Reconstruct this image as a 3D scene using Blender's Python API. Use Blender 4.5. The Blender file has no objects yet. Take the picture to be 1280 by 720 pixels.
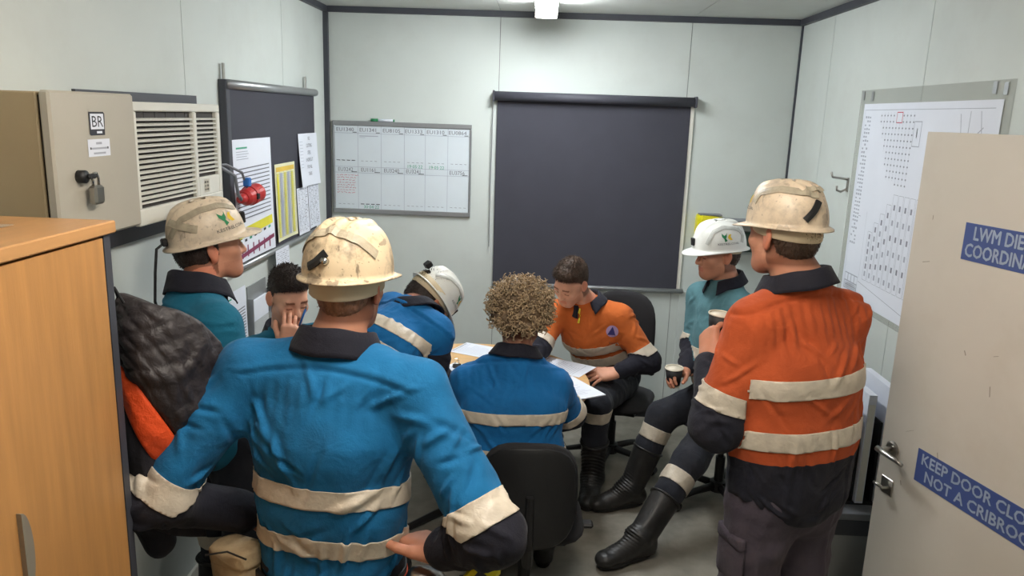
import bpy, math, random
import numpy as np
from mathutils import Vector, Matrix

# ------------------------------------------------------------------ camera, world, exposure
scene = bpy.context.scene
COL = scene.collection
CAM_POS = (0.0, 0.0, 2.06)
YAW, PITCH, ROLL, FPX = 0.0309, 0.2216, 0.034, 962.0
cd = bpy.data.cameras.new('camera'); cam = bpy.data.objects.new('camera', cd); COL.objects.link(cam)
_cy, _sy, _cp, _sp = math.cos(YAW), math.sin(YAW), math.cos(PITCH), math.sin(PITCH)
_f = Vector((-_sy*_cp, _cy*_cp, -_sp)); _r = Vector((_cy, _sy, 0)); _u = _r.cross(_f)
_r2 = _r*math.cos(ROLL) + _u*math.sin(ROLL); _u2 = -_r*math.sin(ROLL) + _u*math.cos(ROLL)
mw = Matrix((_r2, _u2, -_f)).transposed().to_4x4(); mw.translation = Vector(CAM_POS)
cam.matrix_world = mw
cd.sensor_width = 36.0; cd.lens = 36.0*FPX/1280.0; cd.clip_start = 0.05
scene.camera = cam

world = bpy.data.worlds.new('world'); scene.world = world; world.use_nodes = True
bg = world.node_tree.nodes['Background']; bg.inputs[0].default_value = (0.75, 0.82, 0.9, 1); bg.inputs[1].default_value = 0.15

vs = scene.view_settings
vs.view_transform = 'Standard'; vs.look = 'None'; vs.gamma = 1.0; vs.use_curve_mapping = False
vs.exposure = 1.2
LAMP_A, LAMP_B = 34.0, 30.0          # emission of the two ceiling battens
LAMP_A_COL, LAMP_B_COL = (0.94, 0.98, 1.0), (1.0, 0.92, 0.82)

# ------------------------------------------------------------------ room measures (metres)
XL, XR, YB, YF, ZC = -1.432, 1.626, 5.171, -0.9, 2.70

# ------------------------------------------------------------------ materials
def lin(c):
    return tuple(((v/255.0)/12.92 if v/255.0 <= 0.04045 else ((v/255.0+0.055)/1.055)**2.4) for v in c)
MATS = {}
def mat(name, rgb, rough=0.6, metal=0.0, var=0.12, scale=6.0, bump=0.0, bscale=80.0, spec=0.5, emit=0.0,
        stain=None, stain_amt=0.0, stain_scale=4.0, stretch=(1, 1, 1), trans=0.0, alpha=1.0, bump2=0.0, b2scale=14.0, sheen=0.0):
    if name in MATS: return MATS[name]
    m = bpy.data.materials.new(name); m.use_nodes = True; nt = m.node_tree; N = nt.nodes; L = nt.links
    b = N['Principled BSDF']; col = lin(rgb)
    tc = N.new('ShaderNodeTexCoord'); mp = N.new('ShaderNodeMapping'); mp.inputs['Scale'].default_value = stretch
    L.new(tc.outputs['Object'], mp.inputs['Vector'])
    nz = N.new('ShaderNodeTexNoise'); nz.inputs['Scale'].default_value = scale; nz.inputs['Detail'].default_value = 5
    L.new(mp.outputs[0], nz.inputs['Vector'])
    rp = N.new('ShaderNodeValToRGB'); rp.color_ramp.elements[0].position = 0.3; rp.color_ramp.elements[1].position = 0.7
    rp.color_ramp.elements[0].color = tuple(max(0, c*(1-var)) for c in col)+(1,)
    rp.color_ramp.elements[1].color = tuple(min(1, c*(1+var)) for c in col)+(1,)
    L.new(nz.outputs['Fac'], rp.inputs['Fac']); out = rp.outputs['Color']
    if stain:
        n2 = N.new('ShaderNodeTexNoise'); n2.inputs['Scale'].default_value = stain_scale; n2.inputs['Detail'].default_value = 8; n2.inputs['Roughness'].default_value = 0.65
        L.new(mp.outputs[0], n2.inputs['Vector'])
        r2 = N.new('ShaderNodeValToRGB'); r2.color_ramp.elements[0].position = 0.50; r2.color_ramp.elements[1].position = 0.72
        r2.color_ramp.elements[0].color = (0, 0, 0, 1); r2.color_ramp.elements[1].color = (stain_amt,)*3+(1,)
        L.new(n2.outputs['Fac'], r2.inputs['Fac'])
        mx = N.new('ShaderNodeMix'); mx.data_type = 'RGBA'; mx.inputs[7].default_value = lin(stain)+(1,)
        L.new(r2.outputs['Color'], mx.inputs[0]); L.new(out, mx.inputs[6]); out = mx.outputs[2]
    L.new(out, b.inputs['Base Color'])
    b.inputs['Roughness'].default_value = rough; b.inputs['Metallic'].default_value = metal
    b.inputs['Specular IOR Level'].default_value = spec
    if sheen: b.inputs['Sheen Weight'].default_value = sheen
    if trans: b.inputs['Transmission Weight'].default_value = trans
    if alpha < 1: b.inputs['Alpha'].default_value = alpha
    if emit:
        b.inputs['Emission Color'].default_value = col+(1,); b.inputs['Emission Strength'].default_value = emit
    last = None
    for amt, sc in ((bump, bscale), (bump2, b2scale)):
        if amt <= 0: continue
        n3 = N.new('ShaderNodeTexNoise'); n3.inputs['Scale'].default_value = sc; n3.inputs['Detail'].default_value = 4
        n3.inputs['Distortion'].default_value = 0.6
        L.new(mp.outputs[0], n3.inputs['Vector'])
        bp = N.new('ShaderNodeBump'); bp.inputs['Strength'].default_value = amt; bp.inputs['Distance'].default_value = 0.004 if sc > 40 else 0.02
        L.new(n3.outputs['Fac'], bp.inputs['Height'])
        if last: L.new(last.outputs[0], bp.inputs['Normal'])
        last = bp
    if last: L.new(last.outputs[0], b.inputs['Normal'])
    MATS[name] = m
    return m

def fabric(name, rgb, stain=None, amt=0.25, rough=0.85):
    return mat(name, rgb, rough=rough, var=0.10, scale=9, bump=0.25, bscale=260, bump2=0.35, b2scale=13, spec=0.25,
               stain=stain, stain_amt=amt, stain_scale=5, sheen=0.05)
M_WALL = mat('painted_panel', (204, 210, 206), rough=0.55, var=0.03, scale=2.5, spec=0.3, stain=(170, 168, 160), stain_amt=0.18, stain_scale=2.2)
M_JOINT = mat('panel_joint', (120, 122, 122), rough=0.8)
M_CEIL = mat('ceiling_panel', (205, 208, 204), rough=0.6, var=0.03, spec=0.3)
M_DARKTRIM = mat('dark_trim', (66, 68, 76), rough=0.5)
M_BLACK = mat('black_plastic', (24, 24, 26), rough=0.5)
M_SKIRT = mat('black_vinyl', (26, 26, 28), rough=0.6)
M_FLOOR = mat('floor_concrete', (134, 129, 118), rough=0.7, var=0.2, scale=9, bump=0.15, bscale=50, stain=(92, 86, 76), stain_amt=0.6, stain_scale=3.2)
M_BLIND = mat('blind_fabric', (60, 60, 70), rough=0.8, var=0.05, bump=0.15, bscale=400)
M_BLINDTUBE = mat('blind_tube', (70, 70, 80), rough=0.6, var=0.04)
M_ALU = mat('aluminium', (168, 170, 172), rough=0.38, metal=0.7, var=0.05)
M_STEEL = mat('brushed_steel', (176, 172, 166), rough=0.28, metal=1.0, var=0.06)
M_CHROME = mat('chrome', (200, 198, 194), rough=0.15, metal=1.0, var=0.03)
M_WB = mat('whiteboard_enamel', (216, 224, 230), rough=0.25, var=0.02)
M_PAPER = mat('paper', (226, 230, 240), rough=0.8, var=0.02)
M_PAPERY = mat('paper_yellow', (228, 226, 190), rough=0.8, var=0.03)
M_INK = mat('ink_grey', (110, 112, 122), rough=0.8)
M_INKD = mat('ink_dark', (52, 54, 62), rough=0.8)
M_INKL = mat('ink_light', (170, 175, 188), rough=0.8)
M_RED = mat('ink_red', (190, 66, 88), rough=0.7)
M_GREEN = mat('ink_green', (66, 160, 130), rough=0.7)
M_YELL = mat('ink_yellow', (222, 214, 60), rough=0.7)
M_PLUM = mat('ink_plum', (128, 50, 84), rough=0.7)
M_WOOD = mat('beech_laminate', (184, 134, 80), rough=0.42, var=0.12, scale=5, stretch=(9, 9, 0.7), bump=0.05, bscale=40)
M_WOODTOP = mat('beech_top', (190, 142, 92), rough=0.38, var=0.10, scale=4, stretch=(9, 0.7, 9))
M_TABLE = mat('table_laminate', (214, 172, 118), rough=0.35, var=0.06, scale=4, stretch=(1, 8, 1))
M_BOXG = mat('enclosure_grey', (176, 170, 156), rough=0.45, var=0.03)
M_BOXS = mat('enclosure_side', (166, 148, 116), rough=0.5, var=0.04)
M_WHITEPL = mat('white_plastic', (226, 224, 214), rough=0.4, var=0.03)
M_ACDARK = mat('aircon_dark', (60, 56, 54), rough=0.7)
M_REDPL = mat('red_plastic', (188, 48, 48), rough=0.4, var=0.08)
M_BLUEPL = mat('blue_plastic', (40, 110, 190), rough=0.4)
M_GREYC = mat('cable_grey', (120, 122, 128), rough=0.5)
M_DOOR = mat('door_paint', (208, 200, 188), rough=0.45, var=0.03, scale=2, stain=(180, 165, 145), stain_amt=0.25, stain_scale=2.5)
M_SIGNB = mat('sign_blue', (66, 84, 142), rough=0.4, var=0.05)
M_SIGNT = mat('sign_text', (196, 208, 226), rough=0.5, var=0.03)
M_TAPE = mat('reflective_tape', (204, 192, 174), rough=0.45, var=0.12, scale=24, bump=0.5, bscale=60, spec=0.6, stain=(140, 122, 100), stain_amt=0.35, stain_scale=9)
M_BLUE = fabric('blue_drill', (24, 104, 154), stain=(30, 70, 96), amt=0.35)
M_BLUE2 = fabric('blue_drill_light_cast', (26, 104, 132), stain=(24, 66, 84), amt=0.3)  # blue drill, with the teal cast of its lighting put into the colour
M_BLUE3 = fabric('bright_blue_drill', (20, 102, 162), stain=(20, 62, 100), amt=0.4)
M_TEAL = fabric('faded_teal_drill', (84, 124, 132), stain=(40, 80, 90), amt=0.3)
M_ORANGE = fabric('orange_drill', (184, 82, 42), stain=(150, 62, 30), amt=0.35)
M_ORANGE2 = fabric('dusty_orange_drill', (196, 100, 44), stain=(140, 66, 34), amt=0.4)
M_NAVY = fabric('navy_drill', (33, 33, 43), stain=(60, 56, 60), amt=0.3)
M_TROUSER = fabric('dark_trouser', (40, 42, 50), stain=(64, 60, 60), amt=0.3)
M_TROUSER2 = fabric('faded_navy_trouser', (74, 66, 76), stain=(104, 92, 92), amt=0.35)
M_RUBBER = mat('boot_rubber', (34, 33, 33), rough=0.42, var=0.2, scale=14, bump=0.2, bscale=90, stain=(70, 66, 62), stain_amt=0.4, stain_scale=7)
M_SOLE = mat('boot_sole', (26, 26, 26), rough=0.8)
M_LEATHER = mat('black_leather', (30, 28, 28), rough=0.5, var=0.2)
M_CHAIRF = mat('chair_fabric', (40, 39, 42), rough=0.9, var=0.12, bump=0.3, bscale=300)
M_CHAIRB = mat('chair_blue_fabric', (44, 48, 66), rough=0.9, var=0.12, bump=0.3, bscale=300)
M_CUP = mat('cup_black', (30, 30, 32), rough=0.6)
M_CUPIN = mat('cup_cream', (226, 216, 196), rough=0.6)
M_COFFEE = mat('coffee', (60, 38, 24), rough=0.15)
def helm_mat(name, rgb, grime, amt, sc):
    m = mat(name, rgb, rough=0.42, var=0.10, scale=8, bump=0.1, bscale=60, stain=grime, stain_amt=amt, stain_scale=sc)
    nt = m.node_tree; b = nt.nodes['Principled BSDF']; src = b.inputs['Base Color'].links[0].from_socket
    for (nscale, lo, hi, a, st) in ((40, 0.62, 0.67, 0.75, (1, 1, 0.3)), (22, 0.635, 0.66, 0.6, (1, 0.35, 1)), (110, 0.66, 0.70, 0.8, (1, 1, 1))):
        tc = nt.nodes.new('ShaderNodeTexCoord'); mp = nt.nodes.new('ShaderNodeMapping'); mp.inputs['Scale'].default_value = st; nt.links.new(tc.outputs['Object'], mp.inputs[0])
        nz = nt.nodes.new('ShaderNodeTexNoise'); nz.inputs['Scale'].default_value = nscale; nz.inputs['Detail'].default_value = 6; nt.links.new(mp.outputs[0], nz.inputs['Vector'])
        rp = nt.nodes.new('ShaderNodeValToRGB'); rp.color_ramp.elements[0].position = lo; rp.color_ramp.elements[1].position = hi
        rp.color_ramp.elements[0].color = (0, 0, 0, 1); rp.color_ramp.elements[1].color = (a*amt,)*3+(1,); nt.links.new(nz.outputs['Fac'], rp.inputs[0])
        mx = nt.nodes.new('ShaderNodeMix'); mx.data_type = 'RGBA'; mx.inputs[7].default_value = lin(grime)+(1,); nt.links.new(rp.outputs[0], mx.inputs[0]); nt.links.new(src, mx.inputs[6]); src = mx.outputs[2]
    nt.links.new(src, b.inputs['Base Color']); return m
M_HELM_DIRTY = helm_mat('dirty_cream_helmet', (222, 200, 166), (70, 52, 40), 0.85, 13)
M_HELM_DIRTY2 = helm_mat('grubby_helmet', (220, 200, 174), (88, 68, 56), 0.5, 14)
M_HELM_CREAM = helm_mat('scuffed_helmet', (222, 204, 180), (88, 64, 52), 0.5, 14)
M_HELM_WHITE = mat('white_helmet', (236, 236, 230), rough=0.35, var=0.03, scale=8, stain=(180, 170, 156), stain_amt=0.25, stain_scale=9)
M_HTAPE = mat('helmet_tape', (176, 164, 142), rough=0.45, var=0.12, scale=60, bump=0.3, bscale=120, stain=(110, 92, 74), stain_amt=0.3, stain_scale=16)
M_HTAPEW = mat('helmet_tape_clean', (196, 196, 190), rough=0.4, var=0.06, scale=60, bump=0.2, bscale=120)
M_CRADLE = mat('cradle_strap', (206, 188, 156), rough=0.7, var=0.08)
M_LOGOG = mat('logo_green', (34, 132, 82), rough=0.6)
M_LOGOY = mat('logo_yellow', (234, 196, 40), rough=0.6)
M_LOGOT = mat('logo_text', (70, 66, 66), rough=0.6)
M_LOGOB = mat('logo_navy', (48, 44, 110), rough=0.6)
M_LOGOL = mat('logo_lilac', (176, 150, 190), rough=0.6)
M_ORQ = mat('orange_hi_vis', (240, 84, 30), rough=0.7, var=0.1, bump=0.3, bscale=200, bump2=0.3, b2scale=30)
M_QUILT = mat('quilted_lining', (42, 36, 38), rough=0.55, var=0.15, scale=12, bump=0.2, bscale=120, bump2=0.4, b2scale=24, spec=0.5)
M_JACKD = fabric('jacket_navy', (38, 36, 42))
M_POUCH = mat('tan_canvas', (186, 162, 126), rough=0.8, var=0.14, scale=14, bump=0.3, bscale=200, stain=(110, 86, 62), stain_amt=0.6, stain_scale=10)
M_YPL = mat('yellow_plastic', (226, 214, 30), rough=0.4, var=0.08)
M_DKGREEN = mat('dark_green_plastic', (40, 58, 48), rough=0.4)
M_CLEAR = mat('clear_sleeve', (206, 208, 198), rough=0.25, var=0.02, alpha=0.25)
M_LAMPA = mat('lamp_diffuser_cool', (255, 255, 255), emit=1.0)
M_LAMPB = mat('lamp_diffuser_warm', (255, 255, 255), emit=1.0)
for _m, _c, _e in ((M_LAMPA, LAMP_A_COL, LAMP_A), (M_LAMPB, LAMP_B_COL, LAMP_B)):
    _b = _m.node_tree.nodes['Principled BSDF']; _b.inputs['Emission Color'].default_value = _c+(1,); _b.inputs['Emission Strength'].default_value = _e

def skin_mat(name, rgb):
    """skin with a tint attribute for lips, ears and stubble"""
    m = mat(name, rgb, rough=0.5, var=0.08, scale=22, bump=0.12, bscale=300, spec=0.4)
    nt = m.node_tree; b = nt.nodes['Principled BSDF']
    src = b.inputs['Base Color'].links[0].from_socket
    at = nt.nodes.new('ShaderNodeAttribute'); at.attribute_name = 'tint'
    mx = nt.nodes.new('ShaderNodeMix'); mx.data_type = 'RGBA'; mx.blend_type = 'MULTIPLY'; mx.inputs[0].default_value = 1.0
    nt.links.new(src, mx.inputs[6]); nt.links.new(at.outputs['Color'], mx.inputs[7]); nt.links.new(mx.outputs[2], b.inputs['Base Color'])
    b.inputs['Subsurface Weight'].default_value = 0.08
    b.inputs['Subsurface Radius'].default_value = (0.012, 0.005, 0.003)
    return m
M_SKIN = skin_mat('skin_fair', (214, 160, 134))
M_SKIN2 = skin_mat('skin_ruddy', (204, 144, 116))
def hair_mat(name, rgb):
    return mat(name, rgb, rough=0.55, var=0.35, scale=60, stretch=(1, 1, 0.25), bump=0.7, bscale=140, spec=0.4)
M_HAIR_BR = hair_mat('hair_brown', (74, 56, 44)); M_HAIR_DK = hair_mat('hair_dark', (52, 42, 38))
M_HAIR_CURL = hair_mat('hair_curly', (172, 148, 116)); M_HAIR_CURLD = hair_mat('hair_curly_base', (110, 90, 68))
M_EYE = mat('eye_white', (226, 220, 212), rough=0.2, var=0.02); M_IRIS = mat('iris', (60, 48, 40), rough=0.2)

# ------------------------------------------------------------------ object helpers
def mesh_obj(name, verts, faces, mats, parent=None, fmat=None, smooth=False, loc=None):
    me = bpy.data.meshes.new(name)
    V = np.asarray(verts, dtype=float)
    me.from_pydata(V.tolist() if len(V) else [], [], faces if isinstance(faces, list) else np.asarray(faces).tolist())
    if not isinstance(mats, (list, tuple)): mats = [mats]
    for m in mats: me.materials.append(m)
    if fmat is not None: me.polygons.foreach_set('material_index', np.asarray(fmat, dtype=np.int32))
    if smooth: me.polygons.foreach_set('use_smooth', np.ones(len(me.polygons), dtype=bool))
    me.update()
    o = bpy.data.objects.new(name, me); COL.objects.link(o)
    if parent is not None: o.parent = parent
    if loc is not None: o.location = loc
    return o
def tag(o, label=None, cat=None, group=None, kind=None):
    if label: o['label'] = label
    if cat: o['category'] = cat
    if group: o['group'] = group
    if kind: o['kind'] = kind
    return o
def thing(name, label, cat, loc=(0, 0, 0), rz=0.0, group=None):
    o = bpy.data.objects.new(name, None); COL.objects.link(o); o.location = loc; o.rotation_euler = (0, 0, rz)
    o.empty_display_size = 0.1
    return tag(o, label, cat, group)

class MB:
    """collects simple shapes into one mesh"""
    def __init__(s): s.v = []; s.f = []; s.m = []
    def add(s, vs, fs, mi=0):
        n = len(s.v); s.v += [tuple(map(float, p)) for p in vs]; s.f += [tuple(i+n for i in f) for f in fs]; s.m += [mi]*len(fs); return s
    def box(s, lo, hi, bev=0.0, mi=0, M=None):
        lo = np.array(lo, float); hi = np.array(hi, float); lo, hi = np.minimum(lo, hi), np.maximum(lo, hi)
        if bev <= 0:
            vs = [(x, y, z) for x in (lo[0], hi[0]) for y in (lo[1], hi[1]) for z in (lo[2], hi[2])]
            fs = [(0, 1, 3, 2), (4, 6, 7, 5), (0, 4, 5, 1), (2, 3, 7, 6), (0, 2, 6, 4), (1, 5, 7, 3)]
        else:
            b = min(bev, 0.49*min(hi-lo)); vs = []; ix = {}
            for sx in (0, 1):
                for sy in (0, 1):
                    for sz in (0, 1):
                        c = [lo[0] if sx == 0 else hi[0], lo[1] if sy == 0 else hi[1], lo[2] if sz == 0 else hi[2]]
                        d = [1 if sx == 0 else -1, 1 if sy == 0 else -1, 1 if sz == 0 else -1]
                        for a in range(3):
                            p = list(c)
                            for k in range(3):
                                if k != a: p[k] += d[k]*b
                            ix[(sx, sy, sz, a)] = len(vs); vs.append(p)
            fs = []
            for a in range(3):
                o = [k for k in range(3) if k != a]
                for sd in (0, 1):
                    q = []
                    for (i, j) in ((0, 0), (1, 0), (1, 1), (0, 1)):
                        key = [0, 0, 0]; key[a] = sd; key[o[0]] = i; key[o[1]] = j; q.append(ix[tuple(key)+(a,)])
                    fs.append(tuple(q))
            for a in range(3):
                o = [k for k in range(3) if k != a]
                for i in (0, 1):
                    for j in (0, 1):
                        k0 = [0, 0, 0]; k1 = [0, 0, 0]; k0[a] = 0; k1[a] = 1
                        for k in (k0, k1): k[o[0]] = i; k[o[1]] = j
                        fs.append((ix[tuple(k0)+(o[0],)], ix[tuple(k1)+(o[0],)], ix[tuple(k1)+(o[1],)], ix[tuple(k0)+(o[1],)]))
            for sx in (0, 1):
                for sy in (0, 1):
                    for sz in (0, 1): fs.append(tuple(ix[(sx, sy, sz, a)] for a in range(3)))
            C = (lo+hi)/2; nf = []
            for f in fs:
                P = [np.array(vs[i]) for i in f]; n = np.cross(P[1]-P[0], P[2]-P[0])
                nf.append(f if np.dot(n, sum(P)/len(P)-C) >= 0 else f[::-1])
            fs = nf
        if M is not None: vs = [tuple(M @ Vector(p)) for p in vs]
        return s.add(vs, fs, mi)
    def tube(s, pts, r, n=8, mi=0, cap=True):
        pts = [np.array(p, float) for p in pts]; rs = r if isinstance(r, (list, tuple)) else [r]*len(pts)
        vs = []; fs = []; up = None
        for i, p in enumerate(pts):
            t = pts[min(i+1, len(pts)-1)]-pts[max(i-1, 0)]; t = t/(np.linalg.norm(t)+1e-9)
            if up is None:
                a = np.array([0, 0, 1.0]) if abs(t[2]) < 0.9 else np.array([1.0, 0, 0])
                up = np.cross(t, a)
            up = up-t*np.dot(up, t); up /= np.linalg.norm(up)+1e-9; w = np.cross(t, up)
            for k in range(n):
                an = 2*math.pi*k/n; vs.append(p+rs[i]*(math.cos(an)*up+math.sin(an)*w))
        for i in range(len(pts)-1):
            for k in range(n):
                fs.append((i*n+k, i*n+(k+1) % n, (i+1)*n+(k+1) % n, (i+1)*n+k))
        if cap: fs.append(tuple(range(n))[::-1]); fs.append(tuple(range((len(pts)-1)*n, len(pts)*n)))
        return s.add(vs, fs, mi)
    def lathe(s, prof, n=24, mi=0, M=None, sx=1, sy=1):
        vs = []; fs = []
        for (r, z) in prof:
            for k in range(n):
                a = 2*math.pi*k/n; vs.append((sx*r*math.cos(a), sy*r*math.sin(a), z))
        for i in range(len(prof)-1):
            for k in range(n):
                fs.append((i*n+k, i*n+(k+1) % n, (i+1)*n+(k+1) % n, (i+1)*n+k))
        if prof[0][0] > 1e-6: fs.append(tuple(range(n))[::-1])
        if prof[-1][0] > 1e-6: fs.append(tuple(range((len(prof)-1)*n, len(prof)*n)))
        if M is not None: vs = [tuple(M @ Vector(p)) for p in vs]
        return s.add(vs, fs, mi)
    def quad(s, a, b, c, d, mi=0): return s.add([a, b, c, d], [(0, 1, 2, 3)], mi)
    def build(s, name, mats, parent=None, smooth=False, loc=None):
        return mesh_obj(name, s.v, list(s.f), mats, parent, s.m, smooth, loc)

def loft(sections, closed=True, cap=True):
    """sections: list of rings (k x 3) -> verts, faces"""
    n = len(sections[0]); vs = [tuple(p) for s in sections for p in s]; fs = []
    for i in range(len(sections)-1):
        for k in range(n if closed else n-1):
            fs.append((i*n+k, i*n+(k+1) % n, (i+1)*n+(k+1) % n, (i+1)*n+k))
    if cap: fs.append(tuple(range(n))[::-1]); fs.append(tuple(range((len(sections)-1)*n, len(sections)*n)))
    return vs, fs

_font_cache = {}
def text_mesh(s, size=1.0, align='CENTER', bold=0.0):
    """flat text as (verts2d, faces)"""
    key = (s, align, bold)
    if key not in _font_cache:
        cu = bpy.data.curves.new('t', 'FONT'); cu.body = s; cu.align_x = align; cu.align_y = 'CENTER'; cu.resolution_u = 2; cu.size = 1.0; cu.offset = bold
        ob = bpy.data.objects.new('t', cu); COL.objects.link(ob)
        dg = bpy.context.evaluated_depsgraph_get(); me = bpy.data.meshes.new_from_object(ob.evaluated_get(dg))
        _font_cache[key] = (np.array([v.co[:2] for v in me.vertices]), [tuple(p.vertices) for p in me.polygons])
        bpy.data.objects.remove(ob); bpy.data.curves.remove(cu); bpy.data.meshes.remove(me)
    v, f = _font_cache[key]
    return v*size, f
class Flat:
    """prints in a plane: origin O, axes U (right), W (up), lifted by off along N"""
    def __init__(s, O, U, W, off=0.0008):
        s.O = np.array(O, float); s.U = np.array(U, float); s.W = np.array(W, float)
        s.N = np.cross(s.U, s.W); s.N /= np.linalg.norm(s.N); s.off = off; s.mb = MB()
    def p(s, u, w): return s.O+s.U*u+s.W*w+s.N*s.off
    def rect(s, u0, w0, u1, w1, mi=0): s.mb.quad(s.p(u0, w0), s.p(u1, w0), s.p(u1, w1), s.p(u0, w1), mi)
    def line(s, u0, w0, u1, w1, t, mi=0):
        d = np.array([u1-u0, w1-w0]); d = d/(np.linalg.norm(d)+1e-9)*t/2; n = (-d[1], d[0])
        s.mb.quad(s.p(u0-n[0], w0-n[1]), s.p(u1-n[0], w1-n[1]), s.p(u1+n[0], w1+n[1]), s.p(u0+n[0], w0+n[1]), mi)
    def text(s, t, u, w, size, mi=0, align='CENTER', sx=1.0, bold=0.0):
        v, f = text_mesh(t, size, align)
        for (du, dw) in (((0, 0),) if bold == 0 else ((-bold*size, 0), (bold*size, 0), (0, bold*size), (0, -bold*size))): s.mb.add([s.p(u+a*sx+du, w+b+dw) for a, b in v], f, mi)
    def poly(s, pts, mi=0): s.mb.add([s.p(*q) for q in pts], [tuple(range(len(pts)))], mi)
    def build(s, name, mats, parent=None): return s.mb.build(name, mats, parent)

# ------------------------------------------------------------------ implicit surfaces
def nrm(v): v = np.asarray(v, float); return v/(np.linalg.norm(v)+1e-12)
def frame(axis, lateral):
    z = nrm(axis); x = np.asarray(lateral, float); x = nrm(x-z*np.dot(x, z)); return np.stack([x, np.cross(z, x), z], 1)
class Prim:
    def __init__(s, f, lo, hi, reg=0, k=None, sub=False): s.f = f; s.lo = np.array(lo, float); s.hi = np.array(hi, float); s.reg = reg; s.k = k; s.sub = sub
def rcone(a, b, ra, rb, reg=0, k=None, sub=False):
    a = np.array(a, float); b = np.array(b, float); ab = b-a; L2 = max(np.dot(ab, ab), 1e-9)
    def f(P):
        t = np.clip(((P-a)@ab)/L2, 0, 1); return np.linalg.norm(P-a-t[:, None]*ab, axis=1)-(ra+(rb-ra)*t)
    r = max(ra, rb)
    return Prim(f, np.minimum(a, b)-r, np.maximum(a, b)+r, reg, k, sub)
def ecap(a, b, wa, da, wb, db, lateral, reg=0, k=None, e=None):
    """tapered body section from a to b with elliptic cross-section (half width, half depth)"""
    a = np.array(a, float); b = np.array(b, float); L = np.linalg.norm(b-a); F = frame(b-a, lateral)
    def f(P):
        Q = (P-a)@F; t = np.clip(Q[:, 2]/L, 0, 1); w = wa+(wb-wa)*t; d = da+(db-da)*t; ez = np.minimum(w, d) if e is None else e
        q = np.sqrt((Q[:, 0]/w)**2+(Q[:, 1]/d)**2+((Q[:, 2]-t*L)/ez)**2)
        return (q-1)*np.minimum(np.minimum(w, d), ez)
    r = max(wa, da, wb, db)
    return Prim(f, np.minimum(a, b)-r, np.maximum(a, b)+r, reg, k)
def ell(c, r, F=None, reg=0, k=None, sub=False):
    c = np.array(c, float); r = np.array(r, float); F = np.eye(3) if F is None else F
    def f(P):
        Q = (P-c)@F; q = np.sqrt(((Q/r)**2).sum(1)); return (q-1)*r.min()*np.where(q < 1, 1, 1)
    return Prim(f, c-r.max(), c+r.max(), reg, k, sub)
def smin(a, b, k):
    h = np.clip(0.5+0.5*(b-a)/k, 0, 1); return b+(a-b)*h-k*h*(1-h)
_E = [((0,0,0),(1,0,0)),((0,1,0),(1,1,0)),((0,0,1),(1,0,1)),((0,1,1),(1,1,1)),((0,0,0),(0,1,0)),((1,0,0),(1,1,0)),((0,0,1),(0,1,1)),((1,0,1),(1,1,1)),
      ((0,0,0),(0,0,1)),((1,0,0),(1,0,1)),((0,1,0),(0,1,1)),((1,1,0),(1,1,1))]
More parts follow.
